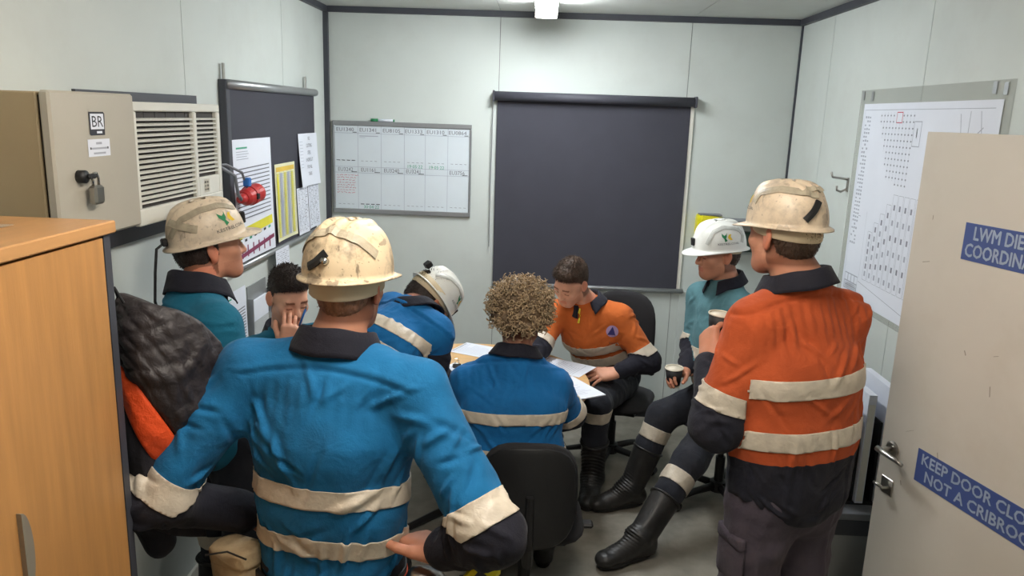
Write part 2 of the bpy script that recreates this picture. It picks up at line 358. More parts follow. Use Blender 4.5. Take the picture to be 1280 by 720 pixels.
def sdf_mesh(prims, h, k=0.02, clip=None, smooth=1):
    lo = np.min([p.lo for p in prims if not p.sub], 0)-3*h-0.01; hi = np.max([p.hi for p in prims if not p.sub], 0)+3*h+0.01
    n = np.ceil((hi-lo)/h).astype(int)+1
    V = np.full(n, 0.12, dtype=np.float32)
    ax = [lo[i]+h*np.arange(n[i]) for i in range(3)]
    for p in prims:
        kk = p.k if p.k is not None else k; pad = kk+2.5*h+0.006
        i0 = np.clip(np.floor((p.lo-pad-lo)/h).astype(int), 0, n-1); i1 = np.clip(np.ceil((p.hi+pad-lo)/h).astype(int)+1, 1, n)
        if np.any(i1 <= i0): continue
        X, Y, Z = np.meshgrid(ax[0][i0[0]:i1[0]], ax[1][i0[1]:i1[1]], ax[2][i0[2]:i1[2]], indexing='ij')
        d = p.f(np.stack([X.ravel(), Y.ravel(), Z.ravel()], 1)).reshape(X.shape)
        sl = tuple(slice(i0[i], i1[i]) for i in range(3))
        V[sl] = -smin(-V[sl], d, kk) if p.sub else smin(V[sl], d, kk)
    if clip is not None:
        X, Y, Z = np.meshgrid(*ax, indexing='ij'); d = clip(np.stack([X.ravel(), Y.ravel(), Z.ravel()], 1)).reshape(V.shape)
        V = -smin(-V, -d, 0.006)
    S = V < 0
    c = np.zeros(n-1, dtype=np.uint8)
    for dx in (0, 1):
        for dy in (0, 1):
            for dz in (0, 1): c += S[dx:n[0]-1+dx, dy:n[1]-1+dy, dz:n[2]-1+dz]
    act = (c > 0) & (c < 8); idx = np.argwhere(act); gid = np.full(n-1, -1, dtype=np.int64); gid[act] = np.arange(len(idx))
    pos = np.zeros((len(idx), 3)); cnt = np.zeros(len(idx))
    for o1, o2 in _E:
        a = idx+np.array(o1); b = idx+np.array(o2)
        v1 = V[a[:, 0], a[:, 1], a[:, 2]]; v2 = V[b[:, 0], b[:, 1], b[:, 2]]; m = (v1 < 0) != (v2 < 0)
        t = np.where(m, v1/np.where(m, v1-v2, 1), 0)[:, None]
        pos += np.where(m[:, None], np.array(o1)+t*(np.array(o2)-np.array(o1)), 0); cnt += m
    verts = lo+h*(idx+pos/cnt[:, None])
    quads = []
    for a in range(3):
        b, d = (a+1) % 3, (a+2) % 3
        s0 = [slice(None)]*3; s1 = [slice(None)]*3
        s0[a] = slice(0, n[a]-1); s1[a] = slice(1, n[a])
        for x in (b, d): s0[x] = slice(1, n[x]-1); s1[x] = slice(1, n[x]-1)
        A = S[tuple(s0)]; B = S[tuple(s1)]; I = np.argwhere(A != B)
        if not len(I): continue
        ins = A[I[:, 0], I[:, 1], I[:, 2]]
        off = np.zeros(3, int); off[b] = 1; off[d] = 1; I = I+off
        def cell(db, dd):
            J = I.copy(); J[:, b] += db; J[:, d] += dd; return gid[J[:, 0], J[:, 1], J[:, 2]]
        q = np.stack([cell(-1, -1), cell(0, -1), cell(0, 0), cell(-1, 0)], 1)
        q = np.where(ins[:, None], q, q[:, ::-1]); quads.append(q)
    Q = np.concatenate(quads); Q = Q[(Q >= 0).all(1)]
    for _ in range(smooth):
        acc = np.zeros_like(verts); cn = np.zeros(len(verts))
        for i in range(4):
            np.add.at(acc, Q[:, i], verts[Q[:, (i+1) % 4]]); np.add.at(cn, Q[:, i], 1)
            np.add.at(acc, Q[:, i], verts[Q[:, (i-1) % 4]]); np.add.at(cn, Q[:, i], 1)
        verts = 0.5*verts+0.5*acc/np.maximum(cn, 1)[:, None]
    return verts, Q
def vnormals(V, Q):
    n = np.cross(V[Q[:, 2]]-V[Q[:, 0]], V[Q[:, 3]]-V[Q[:, 1]]); N = np.zeros_like(V)
    for i in range(4): np.add.at(N, Q[:, i], n)
    return N/(np.linalg.norm(N, axis=1, keepdims=True)+1e-12)
def wobble(P, freq, seed):
    """smooth pseudo noise in [-1,1]"""
    rg = np.random.RandomState(seed); out = np.zeros(len(P))
    W = P+0.25/freq*np.stack([np.sin(P@rg.randn(3)*freq*0.8+rg.rand()*6) for _ in range(3)], 1)
    for i in range(5):
        out += np.sin(W@(rg.randn(3)*freq)+rg.rand()*6.28)
    return out/3.0
def folds(P, seed, freq=22, stretch=(1, 1, 0.45)):
    """ridge like cloth creases"""
    Q = P*np.array(stretch); a = wobble(Q, freq, seed); b = wobble(Q, freq*1.9, seed+7)
    return (1-np.minimum(1, np.abs(a)*1.6))*0.9+(1-np.minimum(1, np.abs(b)*1.6))*0.45-0.35

def creases(V, N, seeds, dirs, lens, wid, amp):
    """pulled-cloth creases: soft ridges along short strokes on the surface"""
    out = np.zeros(len(V))
    for p, n, d, L, w, a in zip(seeds[0], seeds[1], dirs, lens, wid, amp):
        d = nrm(d-n*np.dot(d, n)); Q = V-p; t = Q@d; tc = np.clip(t, -L/2, L/2); dist = np.linalg.norm(Q-tc[:, None]*d, axis=1)
        e = np.clip(1.2-np.abs(tc)/(L/2), 0, 1); out += a*e*(np.exp(-(dist/w)**2)-0.55*np.exp(-(dist/(2.3*w))**2))
    return out
def split_faces(V, Q, T, R, cuts):
    """cut quads along iso values of T inside regions; cuts = {reg: [values]} -> verts, faces, T, R"""
    crossing = np.zeros(len(Q), bool); fr = R[Q]; same = (fr == fr[:, :1]).all(1); tv = T[Q]
    for rg, vals in cuts.items():
        for c in vals: crossing |= same & (fr[:, 0] == rg) & (tv.min(1) < c) & (tv.max(1) > c)
    keep = [tuple(q) for q in Q[~crossing].tolist()]; todo = [tuple(q) for q in Q[crossing].tolist()]
    Vl = V.tolist(); Tl = T.tolist(); Rl = R.tolist(); cache = {}
    for rg, vals in cuts.items():
        for c in vals:
            new = []
            for f in todo:
                if Rl[f[0]] != rg: new.append(f); continue
                d = [Tl[i]-c for i in f]
                if min(d) >= 0 or max(d) <= 0: new.append(f); continue
                lo = []; hi = []
                for i in range(len(f)):
                    a, b = f[i], f[(i+1) % len(f)]; da, db = Tl[a]-c, Tl[b]-c
                    if da <= 0: lo.append(a)
                    if da >= 0: hi.append(a)
                    if da*db < 0:
                        key = (min(a, b), max(a, b), c)
                        if key not in cache:
                            t = da/(da-db); cache[key] = len(Vl)
                            Vl.append([Vl[a][k]+t*(Vl[b][k]-Vl[a][k]) for k in range(3)]); Tl.append(c); Rl.append(rg)
                        lo.append(cache[key]); hi.append(cache[key])
                if len(lo) > 2: new.append(tuple(lo))
                if len(hi) > 2: new.append(tuple(hi))
            todo = new
    return np.array(Vl), keep+todo, np.array(Tl), np.array(Rl)
def submesh(V, N, faces, off):
    ids = sorted({i for f in faces for i in f}); mp = {g: i for i, g in enumerate(ids)}
    return V[ids]+N[ids]*off, [tuple(mp[i] for i in f) for f in faces]
def poly_normals(V, faces):
    N = np.zeros_like(V)
    for f in faces:
        n = np.cross(V[f[1]]-V[f[0]], V[f[2]]-V[f[0]])
        for i in f: N[i] += n
    return N/(np.linalg.norm(N, axis=1, keepdims=True)+1e-12)
def limb_coord(P, a, b, c):
    """0..1 along a-b, 1..2 along b-c"""
    def seg(a, b):
        ab = b-a; t = ((P-a)@ab)/np.dot(ab, ab); tc = np.clip(t, 0, 1); return t, np.linalg.norm(P-a-tc[:, None]*ab, axis=1)
    a, b, c = (np.array(x, float) for x in (a, b, c)); t1, d1 = seg(a, b); t2, d2 = seg(b, c)
    return np.where(d1 <= d2, np.minimum(t1, 1.0), 1+np.maximum(t2, 0.0))

# ------------------------------------------------------------------ setting
def struct(name, mb, mats, label=None, **kw):
    o = mb.build(name, mats, **kw); o['kind'] = 'structure'
    if label: o['label'] = label
    return o
def build_room():
    fl = struct('floor', MB().box((XL-0.1, YF-0.1, -0.08), (XR+0.1, YB+0.1, 0)), M_FLOOR, 'grey mottled concrete coloured floor')
    ce = struct('ceiling', MB().box((XL-0.1, YF-0.1, ZC+0.006), (XR+0.1, YB+0.1, ZC+0.1)), M_JOINT, 'pale panelled ceiling')
    xs = [XL, -0.29, 0.93, XR]
    for i in range(3): MB().box((xs[i]+(0.002 if i else 0), YF, ZC), (xs[i+1]-(0.002 if i < 2 else 0), YB, ZC+0.01)).build('panel', M_CEIL, ce)
    wb = struct('wall_back', MB().box((XL-0.1, YB+0.006, 0), (XR+0.1, YB+0.1, ZC)), M_JOINT, 'pale grey panelled back wall')
    for i in range(3): MB().box((xs[i]+(0.002 if i else 0), YB, 0), (xs[i+1]-(0.002 if i < 2 else 0), YB+0.01, ZC)).build('panel', M_WALL, wb)
    wl = struct('wall_left', MB().box((XL-0.1, YF, 0), (XL-0.006, YB, ZC)), M_JOINT, 'pale panelled left wall')
    ys = [YF, 0.73, 1.93, 3.13, 4.33, YB]
    for i in range(5): MB().box((XL-0.01, ys[i]+(0.002 if i else 0), 0), (XL, ys[i+1]-(0.002 if i < 4 else 0), ZC)).build('panel', M_WALL, wl)
    wr = struct('wall_right', MB().box((XR+0.006, YF, 0), (XR+0.1, YB, ZC)), M_JOINT, 'pale panelled right wall')
    ys = [YF, 1.17, 2.32, 3.475, 4.62, YB]
    for i in range(5): MB().box((XR, ys[i]+(0.002 if i else 0), 0), (XR+0.01, ys[i+1]-(0.002 if i < 4 else 0), ZC)).build('panel', M_WALL, wr)
    struct('wall_front', MB().box((XL-0.1, YF-0.1, 0), (XR+0.1, YF, ZC)), M_WALL, 'pale wall behind the viewer')
    t = 0.036
    struct('trim_1', MB().box((XL, YB-0.03, ZC-t), (XR, YB, ZC)), M_DARKTRIM, 'dark cornice strip along the back wall')
    struct('trim_2', MB().box((XL, YF, ZC-t), (XL+0.03, YB-0.03, ZC)), M_DARKTRIM, 'dark cornice strip along the left wall')
    struct('trim_3', MB().box((XR-0.03, YF, ZC-t), (XR, YB-0.03, ZC)), M_DARKTRIM, 'dark cornice strip along the right wall')
    struct('trim_4', MB().box((XL, YB-0.03, 0), (XL+0.03, YB, ZC-t)), M_DARKTRIM, 'dark corner post between left and back walls')
    struct('trim_5', MB().box((XR-0.012, YB-0.012, 0), (XR, YB, ZC-t)), M_DARKTRIM, 'thin dark corner strip between back and right walls')
    struct('baseboard_back', MB().box((XL+0.03, YB-0.012, 0), (XR-0.012, YB, 0.085)), M_SKIRT, 'black skirting along the back wall')
    struct('baseboard_left', MB().box((XL, YF, 0), (XL+0.014, YB-0.03, 0.1), 0.003), M_WHITEPL, 'pale skirting along the left wall')
    struct('baseboard_right', MB().box((XR-0.012, YF, 0), (XR, YB-0.012, 0.085)), M_SKIRT, 'black skirting along the right wall')
    # window reveal behind the back blind
    w = struct('window_1', MB().box((-0.27, YB-0.010, 0.93), (0.975, YB, 2.16)), M_WHITEPL, 'white framed window behind the drawn blind')
    MB().box((-0.22, YB-0.012, 0.98), (0.925, YB-0.009, 2.11)).build('pane', M_ACDARK, w)
    MB().box((0.945, YB-0.016, 0.90), (0.985, YB, 2.18), 0.003).build('window_frame', M_WHITEPL, w)
    w2 = struct('window_2', MB().box((XL, 3.50, 1.28), (XL+0.012, 4.72, 2.12)), M_WHITEPL, 'window behind the papered blind on the left wall')
    # conduit lines beside the window
    c = struct('trim_6', MB().box((0.985, YB-0.014, 0.09), (1.035, YB, 0.92), 0.002), M_WALL, 'pale service duct below the window')
    MB().tube([(1.055, YB-0.006, 0.93), (1.062, YB-0.008, 0.80), (1.10, YB-0.008, 0.70)], 0.003, 6).build('cable', M_GREYC, c)
build_room()

def batten(name, x, y0, y1, mlamp, label, w=0.065):
    t = thing(name, label, 'light', (x, (y0+y1)/2, ZC))
    L = (y1-y0)/2
    MB().box((-w, -L, -0.045), (w, L, 0), 0.006).build('housing', M_WHITEPL, t)
    MB().box((-w+0.006, -L+0.02, -0.085), (w-0.006, L-0.02, -0.045), 0.012).build('diffuser', mlamp, t)
    for s in (-1, 1): MB().box((-w, s*L-0.02 if s > 0 else -L, -0.09), (w, L if s > 0 else -L+0.02, -0.0451), 0.005).build('end_cap', M_WHITEPL, t)
batten('ceiling_light', 0.0, 3.55, 4.72, M_LAMPA, 'white batten light on the ceiling near the back wall')
batten('ceiling_light', 0.0, 0.75, 1.95, M_LAMPB, 'white batten light on the ceiling above the doorway end')

def blind_back():
    t = thing('roller_blind', 'large charcoal roller blind drawn down on the back wall', 'blind', (0.345, YB, 0))
    x0, x1 = -0.655, 0.628
    MB().tube([(x0, -0.05, 2.175), (x1, -0.05, 2.175)], 0.03, 14).build('roller_tube', M_BLINDTUBE, t, smooth=True)
    vs = []; fs = []; nz = 12
    for i in range(nz+1):
        z = 0.935+(2.175-0.935)*i/nz
        for (x, y) in ((x0+0.015, -0.022), (x1-0.015, -0.022), (x1-0.015, -0.020), (x0+0.015, -0.020)): vs.append((x, y+0.002*math.sin(i*0.7), z))
    for i in range(nz):
        for k in range(4): fs.append((i*4+k, i*4+(k+1) % 4, i*4+4+(k+1) % 4, i*4+4+k))
    mesh_obj('blind_fabric', vs, fs, M_BLIND, t)
    MB().tube([(x0+0.012, -0.022, 0.925), (x1+0.03, -0.022, 0.925)], 0.016, 10).build('bottom_rail', M_ALU, t, smooth=True)
    for x in (x0-0.008, x1+0.008): MB().box((x-0.006, -0.085, 2.14), (x+0.006, 0, 2.21), 0.004).build('bracket', M_BLINDTUBE, t)
    MB().tube([(x0-0.012, -0.03, 2.15), (x0-0.018, -0.02, 1.6), (x0-0.016, -0.02, 1.18)], 0.0035, 6).build('pull_chain', M_ALU, t)
blind_back()
def blind_left():
    t = thing('roller_blind', 'charcoal roller blind covered with pinned papers on the left wall', 'blind', (XL, 4.12, 0))
    y0, y1 = -0.66, 0.70
    MB().tube([(0.034, y0, 2.15), (0.034, y1, 2.15)], 0.021, 12).build('roller_tube', M_ALU, t, smooth=True)
    MB().box((0.024, y0+0.01, 1.32), (0.028, y1-0.01, 2.15)).build('blind_fabric', M_BLIND, t)
    MB().tube([(0.026, y0+0.01, 1.305), (0.026, y1-0.01, 1.305)], 0.016, 10).build('bottom_rail', M_ALU, t, smooth=True)
    MB().box((0.0, y0-0.012, 1.32), (0.036, y0+0.03, 2.17), 0.003).build('side_channel', M_DARKTRIM, t)
    for y in (y0+0.02, y1-0.13): MB().box((0.012, y-0.012, 2.13), (0.018, y+0.012, 2.24), 0.002).build('hanger_strap', M_STEEL, t)
blind_left()

def whiteboard():
    t = thing('whiteboard', 'wall whiteboard ruled into twelve boxes with handwritten unit numbers', 'whiteboard', (-0.922, YB, 1.68))
    w, h = 0.463, 0.305
    MB().box((-w, -0.012, -h), (w, 0, h)).build('board', M_WB, t)
    for (a, b) in (((-w, -0.02, h-0.03), (w, 0, h)), ((-w, -0.02, -h), (w, 0, -h+0.03)), ((-w, -0.02, -h+0.03), (-w+0.014, 0, h-0.03)), ((w-0.014, -0.02, -h+0.03), (w, 0, h-0.03))):
        MB().box(a, b, 0.003).build('frame', M_ALU, t)
    F = Flat((0, -0.012, 0), (1, 0, 0), (0, 0, 1), 0.0008)
    x0, x1 = -w+0.014, w-0.014; cols = [x0, x0+0.155, x0+0.31, x0+0.465, x0+0.605, x0+0.755, x1]
    for c in cols[1:-1]: F.line(c, h-0.03, c, -h+0.03, 0.0025, 1)
    for z in (0.225, 0.005, -0.035): F.line(x0, z, x1, z, 0.0025, 1)
    top = ['EU1340', 'EU1341', 'EU8105', 'EU1333', 'EU1310', 'EU0864']; bot = ['EU3242', 'EU1161', 'EU3240', 'EU3241', '', 'EU3756']
    rnd = random.Random(3)
    for i in range(6):
        c = (cols[i]+cols[i+1])/2
        F.text(top[i], c-0.008, 0.247, 0.034, 2, sx=1.1)
        if bot[i]: F.text(bot[i], c-0.008, -0.015, 0.036, 2, sx=0.9)
        F.line(cols[i+1]-0.035, 0.231, cols[i+1]-0.008, 0.231, 0.004, 0)
        if bot[i]: F.line(cols[i+1]-0.045, -0.029, cols[i+1]-0.008, -0.029, 0.004, 0)
        for k in range(4):
            for z, on in ((0.045, True), (-0.245, i != 1)):
                if on: F.line(cols[i]+0.02+k*0.03, z, cols[i]+0.036+k*0.03, z-0.001, 0.0022, 2)
    F.text('19·05·22', (cols[3]+cols[4])/2, 0.018, 0.03, 3); F.text('19·05·22', (cols[4]+cols[5])/2, 0.016, 0.03, 3)
    F.text('30·04·22', (cols[1]+cols[2])/2+0.01, -0.262, 0.03, 3)
    for k in range(4): F.line(cols[1]+0.015+k*0.035, -0.243, cols[1]+0.04+k*0.035, -0.243, 0.005, 0); F.line(cols[0]+0.01+k*0.034, 0.047, cols[0]+0.034+k*0.034, 0.046, 0.004, 0)
    F.line(cols[1]+0.01, 0.208, cols[2]-0.02, 0.209, 0.006, 5); F.line(cols[1]+0.01, 0.198, cols[1]+0.05, 0.198, 0.003, 5)
    for r in range(8):
        u = x0+0.012
        while u < cols[1]-0.02:
            l = rnd.uniform(0.010, 0.026)
            for q in range(3): F.line(u+l*q/3, -0.052-r*0.0165+rnd.uniform(-.003, .003), u+l*(q+1)/3-0.002, -0.052-r*0.0165+rnd.uniform(-.004, .004), 0.0034, 4)
            u += l+0.006
    F.build('writing', [M_INKD, M_INKL, M_INK, M_GREEN, M_RED, M_INKL], t)
    mk = thing('marker_pen', 'white marker with green cap lying on top of the whiteboard frame', 'marker', (-1.05, YB-0.011, 1.985+0.009))
    MB().tube([(-0.03, 0, 0), (0.07, 0, 0)], 0.009, 10).build('barrel', M_PAPER, mk, smooth=True)
    MB().tube([(-0.078, 0, 0), (-0.03, 0, 0)], 0.010, 10).build('cap', M_LOGOG, mk, smooth=True)
    MB().tube([(0.07, 0, 0), (0.078, 0, 0)], 0.0085, 10).build('end_plug', M_LOGOG, mk, smooth=True)
whiteboard()

def wall_paper(label, y0, y1, z0, z1, style, paper=M_PAPER, x=XL+0.029, curl=0.01, seed=1, name='notice', group='papers pinned on the left blind'):
    """sheet of paper hanging on the left blind, print on its face"""
    t = thing(name, label, 'paper', (x, (y0+y1)/2, z0), group=group)
    w = (y1-y0)/2; h = z1-z0; rnd = random.Random(seed)
    def px(u, v): return 0.002+curl*(abs(u/w)**3)*(1-v/h)*0.6+curl*0.5*(1-v/h)**2
    n = 8; vs = []; fs = []
    for lay in (0, -0.0008):
        for i in range(n+1):
            for j in range(n+1):
                u = -w+2*w*i/n; v = h*j/n; vs.append((px(u, v)+lay, u, v))
    m = n+1
    for i in range(n):
        for j in range(n):
            a = i*m+j; fs.append((a, a+m, a+m+1, a+1)); b = a+m*m; fs.append((b, b+1, b+m+1, b+m))
    for i in range(n):
        for (a, b) in ((i*m, (i+1)*m), ((i+1)*m+n, i*m+n)): fs.append((a, a+m*m, b+m*m, b))
        for (a, b) in ((i+1, i), (n*m+i, n*m+i+1)): fs.append((a, a+m*m, b+m*m, b))
    mesh_obj('sheet', vs, fs, paper, t, smooth=False)
    F = Flat((0, 0, 0), (0, 1, 0), (0, 0, 1)); F.p = lambda u, v: np.array([px(u, v)+0.0012, u, v])
    mats = [M_INK, M_INKD, M_INKL, M_YELL, M_PLUM, M_GREEN, mat('ink_amber', (224, 190, 80), rough=0.7)]
    if style == 'chart':
        F.line(-w*0.85, h*0.93, -w*0.3, h*0.93, 0.008, 5)
        for k in range(13): F.line(-w*0.9, h*0.76-k*h*0.034, w*0.86, h*0.77-k*h*0.034, 0.005, 0)
        for k in range(4): F.line(-w*0.85, h*0.90-k*h*0.02, -w*rnd.uniform(0.2, 0.5), h*0.90-k*h*0.02, 0.003, 2)
        F.line(-w*0.95, h*0.235, w*0.9, h*0.275, 0.045, 3)
        for k in range(7):
            for q in range(2): F.line(-w*0.9+k*w*0.26, h*(0.20-q*0.035)+k*0.004, -w*0.78+k*w*0.26, h*(0.20-q*0.035)+k*0.005, 0.012, (1, 5)[(k+q) % 2])
        F.line(-w*0.95, h*0.05, w*0.95, h*0.12, 0.02, 4)
        for k in range(6): F.line(-w*0.8+k*w*0.3, h*0.03, -w*0.8+k*w*0.3, h*0.13, 0.014, 4)
    elif style == 'table':
        F.rect(-w*0.9, h*0.90, w*0.9, h*0.96, 6)
        for k in range(5): F.rect(-w*0.86+k*w*0.36, h*0.05, -w*0.86+k*w*0.36+w*0.22, h*0.88, 3 if k % 2 == 0 else 2)
        for k in range(34): F.line(-w*0.9, h*0.05+k*h*0.0248, w*0.9, h*0.05+k*h*0.0248, 0.0022, 2)
        for k in range(6): F.line(-w*0.9+k*w*0.36, h*0.05, -w*0.9+k*w*0.36, h*0.96, 0.002, 0)
    elif style == 'notice':
        for k, s in enumerate(('NO', 'CUTTING', 'STEEL', 'UNDERCUT', 'FOR ALL', 'TASKS')): F.text(s, w*0.1, h*0.90-k*h*0.135, h*0.095, 0, sx=0.85)
        for k in range(9): F.line(-w*0.9, h*0.85-k*h*0.06, -w*0.55, h*0.85-k*h*0.06, 0.002, 2)
    else:
        for k in range(26):
            u = -w*0.85
            while u < w*0.8:
                l = rnd.uniform(0.01, 0.05); F.line(u, h*0.95-k*h*0.035, min(u+l, w*0.88), h*0.95-k*h*0.035, 0.003, 2 if rnd.random() < 0.7 else 0); u += l+rnd.uniform(0.006, 0.04)
    F.build('lettering' if style == 'notice' else 'print', mats, t)
    return t
wall_paper('tall white chart with yellow and plum bands pinned beside the air conditioner', 3.50, 4.00, 1.33, 1.905, 'chart', seed=4)
wall_paper('narrow yellow columned table sheet pinned on the left blind', 4.05, 4.385, 1.345, 1.76, 'table', M_PAPERY, x=XL+0.030, seed=5)
wall_paper('white notice with large grey capitals pinned near the corner', 4.46, 4.83, 1.60, 1.91, 'notice', x=XL+0.031, curl=0.02, seed=6)
wall_paper('small typed sheet below the capitals notice, left of its pair', 4.415, 4.62, 1.325, 1.60, 'form', x=XL+0.030, seed=7)
wall_paper('small typed sheet below the capitals notice, nearest the corner post', 4.63, 4.85, 1.335, 1.62, 'form', x=XL+0.030, seed=8)
wall_paper('blank backed sheet hanging below the left blind rail', 3.98, 4.20, 0.98, 1.31, 'form', x=XL+0.045, seed=9, group='sheets under the left blind')
wall_paper('ruled roster sheet on the wall behind the left helmet', 3.02, 3.32, 0.85, 1.26, 'table', M_PAPER, x=XL+0.002, seed=10, group='sheets under the left blind')
wall_paper('white log sheet with black bars on the wall beside the seated man', 3.37, 3.64, 0.76, 1.20, 'chart', M_PAPER, x=XL+0.006, seed=11, group='sheets under the left blind')

def brochure_rack():
    t = thing('document_holder', 'clear wall document holder with a grey edge behind the seated man', 'holder', (XL, 3.80, 0.70))
    MB().box((0, -0.13, 0), (0.006, 0.13, 0.48)).build('back_plate', M_ALU, t)
    MB().box((0.03, -0.13, 0), (0.034, 0.13, 0.30)).build('front_plate', M_CLEAR, t)
    for s in (-1, 1): MB().box((0.006, s*0.128-0.003, 0), (0.034, s*0.128+0.003, 0.42)).build('side_plate', M_ALU, t)
    MB().box((0.008, -0.105, 0.01), (0.024, 0.105, 0.40)).build('papers', M_PAPER, t)
brochure_rack()

def aircon():
    t = thing('air_conditioner', 'white through wall air conditioner with slatted grille', 'air conditioner', (XL, 2.79, 1.66))
    d, w, h = 0.135, 0.335, 0.40
    MB().box((0, -w, 0), (d-0.022, w, h), 0.012).build('casing', M_WHITEPL, t)
    MB().box((d-0.024, -w+0.02, 0.05), (d-0.016, w-0.02, h-0.02)).build('recess', M_ACDARK, t)
    yd = 0.11
    for (a, b) in (((d-0.022, -w, 0), (d, w, 0.055)), ((d-0.022, -w, h-0.03), (d, w, h)), ((d-0.022, -w, 0.055), (d, -w+0.02, h-0.03)), ((d-0.022, w-0.03, 0.055), (d, w, h-0.03)), ((d-0.022, yd-0.014, 0.055), (d, yd+0.014, h-0.03))):
        MB().box(a, b, 0.004).build('fascia', M_WHITEPL, t)
    MB().box((d-0.018, yd+0.014, 0.055), (d-0.001, w-0.03, 0.125), 0.003).build('control_panel', M_WHITEPL, t)
    F = Flat((d-0.001, 0, 0), (0, 1, 0), (0, 0, 1))
    F.rect(yd+0.05, 0.065, yd+0.10, 0.115, 0)
    for k in range(6): F.rect(yd+0.055+0.022*(k % 2), 0.072+0.014*(k//2), yd+0.068+0.022*(k % 2), 0.080+0.014*(k//2), 1)
    F.rect(-w+0.06, 0.02, -w+0.10, 0.032, 1)
    F.build('control_print', [mat('panel_cream', (206, 200, 184)), M_INK], t)
    sl = MB().box((0, -w+0.02, 0), (0.012, yd-0.014, 0.006)).build('slat', M_WHITEPL, t); sl.location = (d-0.014, 0, 0.07)
    n = 17
    for k in range(1, n):
        c = sl.copy(); COL.objects.link(c); c.parent = t; c.location = (d-0.014, 0, 0.07+k*(h-0.11)/n); c.rotation_euler = (0, 0.25, 0)
    s2 = MB().box((0, yd+0.014, 0), (0.012, w-0.03, 0.005)).build('slat', M_WHITEPL, t); s2.location = (d-0.014, 0, 0.14)
    for k in range(1, 13):
        c = s2.copy(); COL.objects.link(c); c.parent = t; c.location = (d-0.014, 0, 0.14+k*(h-0.18)/13); c.rotation_euler = (0, 0.25, 0)
    for k in range(5): MB().box((d-0.0155, -0.24+k*0.075, 0.06), (d-0.0145, -0.232+k*0.075, h-0.03)).build('fin', M_ACDARK, t)
    p = thing('mounting_panel', 'dark infill panel in the wall around the air conditioner', 'panel', (XL, 2.72, 1.58))
    MB().box((0, -0.46, 0), (0.012, 0.48, 0.08)).build('lower_board', M_DARKTRIM, p)
    MB().box((0, -0.36, 0.48), (0.012, 0.48, 0.512)).build('upper_board', M_DARKTRIM, p)
aircon()

def switchboard():
    t = thing('electrical_enclosure', 'grey electrical enclosure with padlock and maker badge on the left wall', 'electrical box', (XL, 2.08, 1.70))
    D = 0.232; w = 0.195; h = 0.377
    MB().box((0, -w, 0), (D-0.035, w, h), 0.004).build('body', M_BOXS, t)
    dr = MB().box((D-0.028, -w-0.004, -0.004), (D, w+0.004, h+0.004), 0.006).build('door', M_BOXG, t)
    MB().box((D-0.035, -w+0.008, 0.008), (D-0.028, w-0.008, h-0.008)).build('gasket', M_BLACK, t)
    F = Flat((D, 0, 0), (0, 1, 0), (0, 0, 1), 0.001)
    u, z = 0.0, 0.30
    F.poly([(u-0.034, z-0.032), (u+0.034, z-0.032), (u+0.038, z+0.025), (u+0.032, z+0.030), (u-0.038, z+0.030), (u-0.038, z-0.028)], 0)
    F.off = 0.0014; F.poly([(u-0.032, z-0.016), (u+0.031, z-0.016), (u+0.031, z+0.025), (u-0.032, z+0.025)], 1)
    F.off = 0.0018; F.text('BR', u-0.001, z+0.003, 0.042, 0, sx=1.15); F.rect(u-0.006, z-0.027, u+0.02, z-0.021, 1)
    F.off = 0.001; F.rect(u-0.052, 0.212, u+0.054, 0.258, 2); F.off = 0.0014
    F.rect(u-0.014, 0.244, u+0.014, 0.250, 3); F.rect(u-0.036, 0.231, u+0.038, 0.236, 3); F.rect(u-0.028, 0.218, u+0.03, 0.223, 3)
    for s in (-0.04, 0.042): F.rect(u+s-0.003, 0.231, u+s+0.003, 0.237, 0)
    F.build('badge', [M_INKD, M_PAPER, M_PAPER, M_INKL], dr)
    k = MB().tube([(D, -0.105, 0.165), (D+0.02, -0.105, 0.165)], 0.017, 12).build('lock_boss', M_BLACK, t, smooth=True)
    MB().box((D+0.018, -0.10, 0.158), (D+0.028, -0.065, 0.172), 0.004).build('hasp', M_BLACK, t)
    p = MB().box((D+0.010, -0.088, 0.09), (D+0.034, -0.045, 0.14), 0.006).build('padlock', M_STEEL, t)
    MB().tube([(D+0.022, -0.08, 0.14), (D+0.022, -0.08, 0.16), (D+0.022, -0.073, 0.172), (D+0.022, -0.060, 0.172), (D+0.022, -0.053, 0.16), (D+0.022, -0.053, 0.14)], 0.0035, 8).build('shackle', M_CHROME, p, smooth=True)
    s = thing('small_enclosure', 'pale grey box on the left wall above the wooden cupboard', 'electrical box', (XL, 1.33, 1.86))
    MB().box((0, -0.17, 0), (0.30, 0.155, 0.19), 0.006).build('body', M_BOXS, s)
    MB().box((0.30, -0.175, -0.004), (0.326, 0.16, 0.194), 0.006).build('lid', M_BOXG, s)
switchboard()

